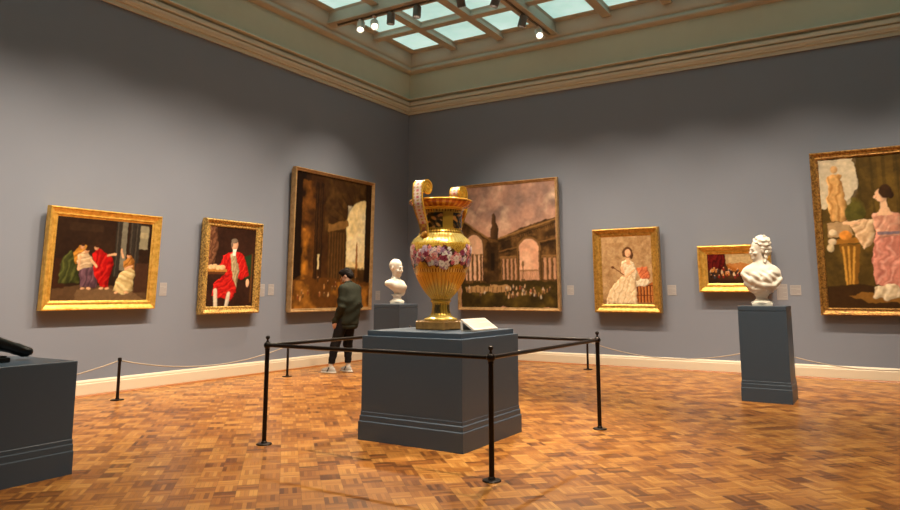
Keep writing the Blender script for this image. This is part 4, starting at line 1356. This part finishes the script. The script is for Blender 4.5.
BACK = .055
def slim(prof, k):
    return [(t_ * k, d_) for t_, d_ in prof]
def painting(label, side, pos, w, h, prof, mats, art, dep_canvas, fw, tilt=1.5, bead=None, liner=None):
    """pos: (along the wall, z of the lower edge)"""
    z = pos[1] + h / 2
    off = math.sin(math.radians(tilt)) * h / 2
    if side == 'left':
        t = thing('framed_painting', label, 'painting', (X0 + .004 + off, pos[0] + w / 2 - .03, z), 0)
        t.rotation_euler = (math.radians(tilt), 0, PI / 2)
    else:
        t = thing('framed_painting', label, 'painting', (pos[0] + w / 2 + .012, Y1 - .004 - off, z), 0)
        t.rotation_euler = (math.radians(tilt), 0, 0)
    fr = obj('frame', frame_mesh(w, h, [(.03, 0), (.03, BACK)] + [(q_[0], q_[1] + BACK) for q_ in prof[:-1]] + [(prof[-1][0], 0)]), mats[0], t)
    if liner:
        t0, d0, t1, d1 = liner
        obj('inner_slip', frame_mesh(w, h, [(t0, .02), (t0, d0), ((t0 + t1) / 2, d0 - .002), (t1, d1), (t1, .02)]), mats[1], t)
    if bead:
        ti, dd, r, step = bead; dd += BACK
        W, H = w / 2 - ti, h / 2 - ti
        bm = bmesh.new()
        cs = [(-W, -H), (W, -H), (W, H), (-W, H)]
        rings = []
        for q in range(4):
            (xa, za), (xb, zb) = cs[q], cs[(q + 1) % 4]
            nb_ = int(math.hypot(xb - xa, zb - za) / step) * 4
            L = Vector((xb - xa, 0, zb - za)).normalized()
            out = Vector((L.z, 0, -L.x))
            for i in range(nb_):
                f = i / nb_
                rr = r * (.62 + .38 * abs(math.sin(PI * i / 4)))
                o2 = out
                if i == 0:
                    Lp = Vector((cs[q][0] - cs[q - 1][0], 0, cs[q][1] - cs[q - 1][1])).normalized()
                    o2 = (out + Vector((Lp.z, 0, -Lp.x)))
                p = Vector((xa + (xb - xa) * f, -dd, za + (zb - za) * f))
                rings.append([bm.verts.new(p + o2 * rr * math.cos(a_) + Vector((0, -1, 0)) * rr * math.sin(a_)) for a_ in [2 * PI * k / 6 for k in range(6)]])
        for A, B in zip(rings, rings[1:] + rings[:1]):
            for k in range(6):
                bm.faces.new((A[k], A[(k + 1) % 6], B[(k + 1) % 6], B[k]))
        obj('bead_moulding', bm, mats[0], t, smooth=True)
    cw, ch = w - 2 * fw, h - 2 * fw
    dep_canvas += BACK
    a = art(cw, ch)
    ny, nx = a.shape[:2]
    xs = np.linspace(-cw / 2, cw / 2, nx); zs = np.linspace(ch / 2, -ch / 2, ny)
    co = np.zeros((ny, nx, 3), np.float32); co[..., 0] = xs[None]; co[..., 2] = zs[:, None]; co[..., 1] = -dep_canvas
    idx = np.arange(ny * nx).reshape(ny, nx)
    F = np.stack([idx[1:, :-1], idx[1:, 1:], idx[:-1, 1:], idx[:-1, :-1]], -1).reshape(-1, 4)
    # the stretched canvas has a back and edges too
    nb = ny * nx
    back = np.array([(-cw / 2, -.006, ch / 2), (cw / 2, -.006, ch / 2), (cw / 2, -.006, -ch / 2), (-cw / 2, -.006, -ch / 2)], np.float32)
    V = np.concatenate([co.reshape(-1, 3), back])
    q = [(nb, nb + 1, nb + 2, nb + 3), (idx[0, 0], idx[0, -1], nb + 1, nb), (idx[0, -1], idx[-1, -1], nb + 2, nb + 1), (idx[-1, -1], idx[-1, 0], nb + 3, nb + 2), (idx[-1, 0], idx[0, 0], nb, nb + 3)]
    me = bpy.data.meshes.new('canvas')
    me.from_pydata(V.tolist(), [], F.tolist() + [tuple(int(i) for i in f) for f in q])
    at = me.attributes.new('paint', 'FLOAT_COLOR', 'POINT')
    c4 = np.ones((len(V), 4), np.float32); c4[:nb, :3] = a.reshape(-1, 3); c4[nb:, :3] = (.2, .15, .1)
    at.data.foreach_set('color', c4.ravel())
    link('canvas', me, M['canvas'], t)

wide = [(0, .0), (0, .085), (.006, .095), (.020, .098), (.030, .088), (.045, .082), (.085, .062), (.105, .058), (.112, .064), (.124, .064), (.130, .056), (.150, .048), (.160, .044), (.160, .0)]
carved = [(0, .0), (0, .075), (.008, .092), (.022, .10), (.036, .095), (.048, .080), (.075, .066), (.10, .060), (.112, .066), (.124, .064), (.134, .052), (.140, .044), (.140, .0)]
thin = [(0, .0), (0, .085), (.004, .092), (.026, .094), (.032, .086), (.060, .066), (.066, .070), (.078, .068), (.084, .056), (.090, .05), (.090, .0)]
heavy = [(0, .0), (0, .10), (.010, .118), (.026, .124), (.040, .118), (.050, .098), (.090, .070), (.115, .062), (.124, .070), (.136, .070), (.146, .058), (.165, .050), (.175, .044), (.175, .0)]
wide = slim(wide, .80); carved = slim(carved, .88); thin = slim(thin, .72); heavy = slim(heavy, .90)
painting('gold-framed dark painting of robed figures, one in red, leftmost on left wall', 'left', (4.925, 1.176), 1.665, 1.375, wide, (M['gilt'], M['gilt']), art_group, .044, .126, 2.5)
painting('portrait of a seated sitter in a red coat in carved gold frame on left wall', 'left', (7.413, 1.064), 1.222, 1.552, carved, (M['gilt_carved'], M['gilt']), art_red_coat, .044, .121, 1.5, bead=(.023, .098, .013, .045))
painting('tall dark painting of a ruined vault with a bright arch, behind the standing man', 'left', (9.385, 1.05), 2.40, 2.72, thin, (M['gilt_pale'], M['gilt_pale']), art_dark_ruin, .05, .063, 1.0)
painting('large painting of a ruined arcade under a pink sky, partly behind the vase', 'back', (-7.935, 1.038), 2.395, 2.735, thin, (M['gilt_pale'], M['gilt_pale']), art_arcade, .05, .063, 1.0)
painting('portrait of a seated woman in a white dress in gold frame on back wall', 'back', (-4.810, 1.033), 1.292, 1.613, heavy, (M['gilt_mid'], M['gilt']), art_white_dress, .044, .156, 1.5, bead=(.024, .122, .010, .034))
painting('small wide gold-framed painting of a crowd, partly hidden by the bust of a woman', 'back', (-2.832, 1.419), 1.215, .835, heavy, (M['gilt'], M['gilt']), art_crowd, .044, .156, 2.0)
painting('large painting of a woman in rose gown, cut off by the right edge', 'back', (-.912, 1.04), 1.86, 2.72, carved, (M['gilt_dark'], M['gilt_mid']), art_garden, .044, .121, 1.0, bead=(.104, .066, .010, .033))

# ------------------------------------------------------------------ label cards
def card(label, side, along, z, w, h):
    if side == 'left':
        t = thing('label_sign', label, 'label', (X0, along, z), PI / 2, 'wall labels beside the paintings')
    else:
        t = thing('label_sign', label, 'label', (along, Y1, z), 0, 'wall labels beside the paintings')
    obj('card', box(-w / 2, w / 2, -.006, 0.0, -h / 2, h / 2, .001), M['card'], t)
    bm = bmesh.new()
    rows = int(h / .02)
    for i in range(rows):
        zz = h / 2 - .022 - i * .0175
        if zz < -h / 2 + .012 or i == 2:
            continue
        l = w * (.84 if i % 4 != 3 else .5)
        add_box(bm, -w * .43, -w * .43 + l, -.0066, -.0058, zz - .002, zz + .002)
    obj('text_lines', bm, M['cardtext'], t)
card('small pale wall label right of the painting of robed figures', 'left', 6.785, 1.46, .125, .20)
card('narrow pale wall label nearer the carved frame of the red coat portrait', 'left', 8.80, 1.45, .115, .22)
card('pale wall label right of the other one beside the red coat portrait', 'left', 9.01, 1.46, .14, .20)
card('pale wall label on left wall beyond the tall ruin painting, near the room corner', 'left', 12.15, 1.35, .16, .20)
card('pale wall label right of the ruined arcade painting', 'back', -5.355, 1.46, .14, .19)
card('pale wall label right of the portrait of the woman in white', 'back', -3.345, 1.455, .16, .19)
card('pale wall label just right of the bust of a woman', 'back', -1.475, 1.42, .17, .27)
card('pale wall label between the bust of a woman and the garden painting', 'back', -1.265, 1.45, .17, .17)

# ------------------------------------------------------------------ lighting
def track(a, b, label):
    A, B = Vector(a), Vector(b)
    t = thing('lighting_track', label, 'lighting track', A)
    d = B - A
    if abs(d.x) > abs(d.y):
        obj('rail_body', box(0, d.x, -.018, .018, -.03, 0, .003), M['track'], t)
    else:
        obj('rail_body', box(-.018, .018, 0, d.y, -.03, 0, .003), M['track'], t)
ZT = 6.80
track((-9.0, 10.20, ZT), (1.7, 10.20, ZT), 'lighting track under the deep skylight beam that carries the two lit lamps')
track((-5.56, .2, ZT), (-5.56, 12.95, ZT), 'lighting track under the deep skylight beam that ends above the arcade painting')
track((-4.9, 7.40, ZT), (1.5, 7.40, ZT), 'lighting track above the vase, out of view')
track((-4.9, 4.60, ZT), (1.5, 4.60, ZT), 'lighting track over the front railing post, out of view')

WARM = (1.0, .81, .60)
def spot(label, pos, aim, power, size, blend=1.0, white=False, drop=.12, col=WARM, soft=.05, group=None):
    x, y = pos
    t = thing('track_spotlight', label, 'spotlight', (x, y, ZT - .03), 0, group)
    piv = Vector((0, 0, -drop))
    d = (Vector(aim) - (Vector((x, y, ZT - .03)) + piv)).normalized()
    Q = d.to_track_quat('-Z', 'Y').to_matrix().to_4x4()
    T = Matrix.Translation(piv) @ Q
    m = M['canwhite'] if white else M['can']
    obj('adapter', box(-.022, .022, -.05, .05, -.035, 0.0, .004), m, t)
    obj('stem', lathe([(0, -drop + .0), (.012, -drop), (.012, -.03), (0, -.03)], 12), m, t, angle=40)
    r = .078
    rec = -.112 if white else -.03
    obj('housing', lathe([(0, .10), (.058, .10), (.070, .09), (r, .07), (r, -.125), (r - .006, -.13), (r - .008, rec + .004), (0, rec + .004)], 28, T), m, t, angle=35)
    obj('lens', lathe([(0, rec), (r - .026, rec), (r - .026, rec - .004), (r - .045, rec - .008), (0, rec - .014)], 24, T), M['lens'], t, angle=40)
    L = bpy.data.lights.new('spot_beam', 'SPOT')
    L.energy = power; L.color = col; L.spot_size = math.radians(size); L.spot_blend = blend; L.shadow_soft_size = soft
    lo = bpy.data.objects.new('spot_beam', L); COL.objects.link(lo)
    lo.parent = t
    lo.matrix_local = T @ Matrix.Translation((0, 0, -.20))
    return t
G = 'track spotlights'
# seen in the photograph
spot('lit white spotlight hanging leftmost under the skylight beam', (-8.40, 10.20), (-6.7, 7.2, 0.0), 900, 62, white=True, group=G)
spot('lit white spotlight second from left under the skylight beam', (-8.06, 10.20), (-4.2, 6.0, 1.0), 900, 46, white=True, drop=.16, group=G)
spot('dark cylindrical spotlight third from left, right of the lit pair', (-7.66, 10.20), (-8.3, 10.6, 0), 900, 80, group=G)
spot('dark cylindrical spotlight fourth from left under the skylight', (-7.05, 10.20), (-7.1, 9.75, 1.6), 700, 50, group=G)
spot('dark cylindrical spotlight at the top edge, left of the deep slanting beam', (-5.56, 9.45), (-4.6, 10.6, 0), 700, 90, group=G)
spot('tilted dark spotlight at the top edge beside the deep slanting beam', (-5.56, 10.55), (-7.4, 9.6, 1.2), 500, 60, group=G)
spot('dark tilted spotlight just left of the lit lamp nearest back wall', (-5.56, 11.66), (-7.0, 11.4, 1.6), 300, 60, group=G)
spot('lit white spotlight at the end of the deep beam, nearest back wall', (-5.56, 12.40), (-2.4, 8.0, 0.2), 900, 60, white=True, group=G)
# on the tracks out of view
H = 'spotlights out of view'
LB = 'spotlight on a track out of view above the room'
WS = 74
for y, pw in ((1.2, 1000), (3.3, 1350), (5.3, 1400), (7.0, 1200), (8.7, 800)):          # left wall
    spot(LB, (-5.56, y), (-9.35, y + .2, -.1), pw, WS, group=H)
for x, pw in ((-6.1, 800), (-4.4, 800), (-2.75, 850), (-.9, 850), (1.2, 850)):     # back wall
    spot(LB, (x, 10.20), (x - .1, 13.2, -.3), pw, WS, group=H)
spot(LB, (-3.25, 7.40), (-3.6, 6.0, .6), 1700, 64, group=H)
spot(LB, (-2.2, 4.60), (-3.75, 6.0, 1.5), 1100, 44, group=H)
spot(LB, (-4.7, 4.60), (-3.8, 6.0, 1.6), 700, 40, group=H)
spot(LB, (-.6, 7.40), (-1.4, 10.2, 1.6), 1100, 46, group=H)
spot(LB, (.4, 7.40), (.4, 8.8, 0), 700, 100, group=H)
spot(LB, (-.8, 4.60), (-.8, 4.4, 0), 750, 110, group=H)
spot(LB, (-4.3, 4.60), (-5.6, 4.0, 0), 520, 90, group=H)

# ------------------------------------------------------------------ world, camera, colour
w = bpy.data.worlds.new('sky'); SC.world = w; w.use_nodes = True
w.node_tree.nodes['Background'].inputs[0].default_value = (.45, .6, .62, 1)
w.node_tree.nodes['Background'].inputs[1].default_value = .3
cam = bpy.data.cameras.new('camera')
co = bpy.data.objects.new('camera', cam); COL.objects.link(co)
co.location = (0, 0, 1.4)
co.rotation_euler = (math.radians(90 + 8.05), 0, math.radians(31.79))
cam.sensor_width = 36; cam.sensor_fit = 'HORIZONTAL'
cam.lens = 691.6 * 36 / 900
cam.shift_y = -(255 - 195.3) / 900
cam.clip_start = .05; cam.clip_end = 100
SC.camera = co
SC.view_settings.view_transform = 'Standard'
SC.view_settings.look = 'None'
SC.view_settings.exposure = 0.0
SC.view_settings.gamma = 1.0
SC.view_settings.use_curve_mapping = False
SC.cycles.use_denoising = True
SC.cycles.max_bounces = 8
SC.cycles.diffuse_bounces = 4
SC.cycles.sample_clamp_indirect = 4.0
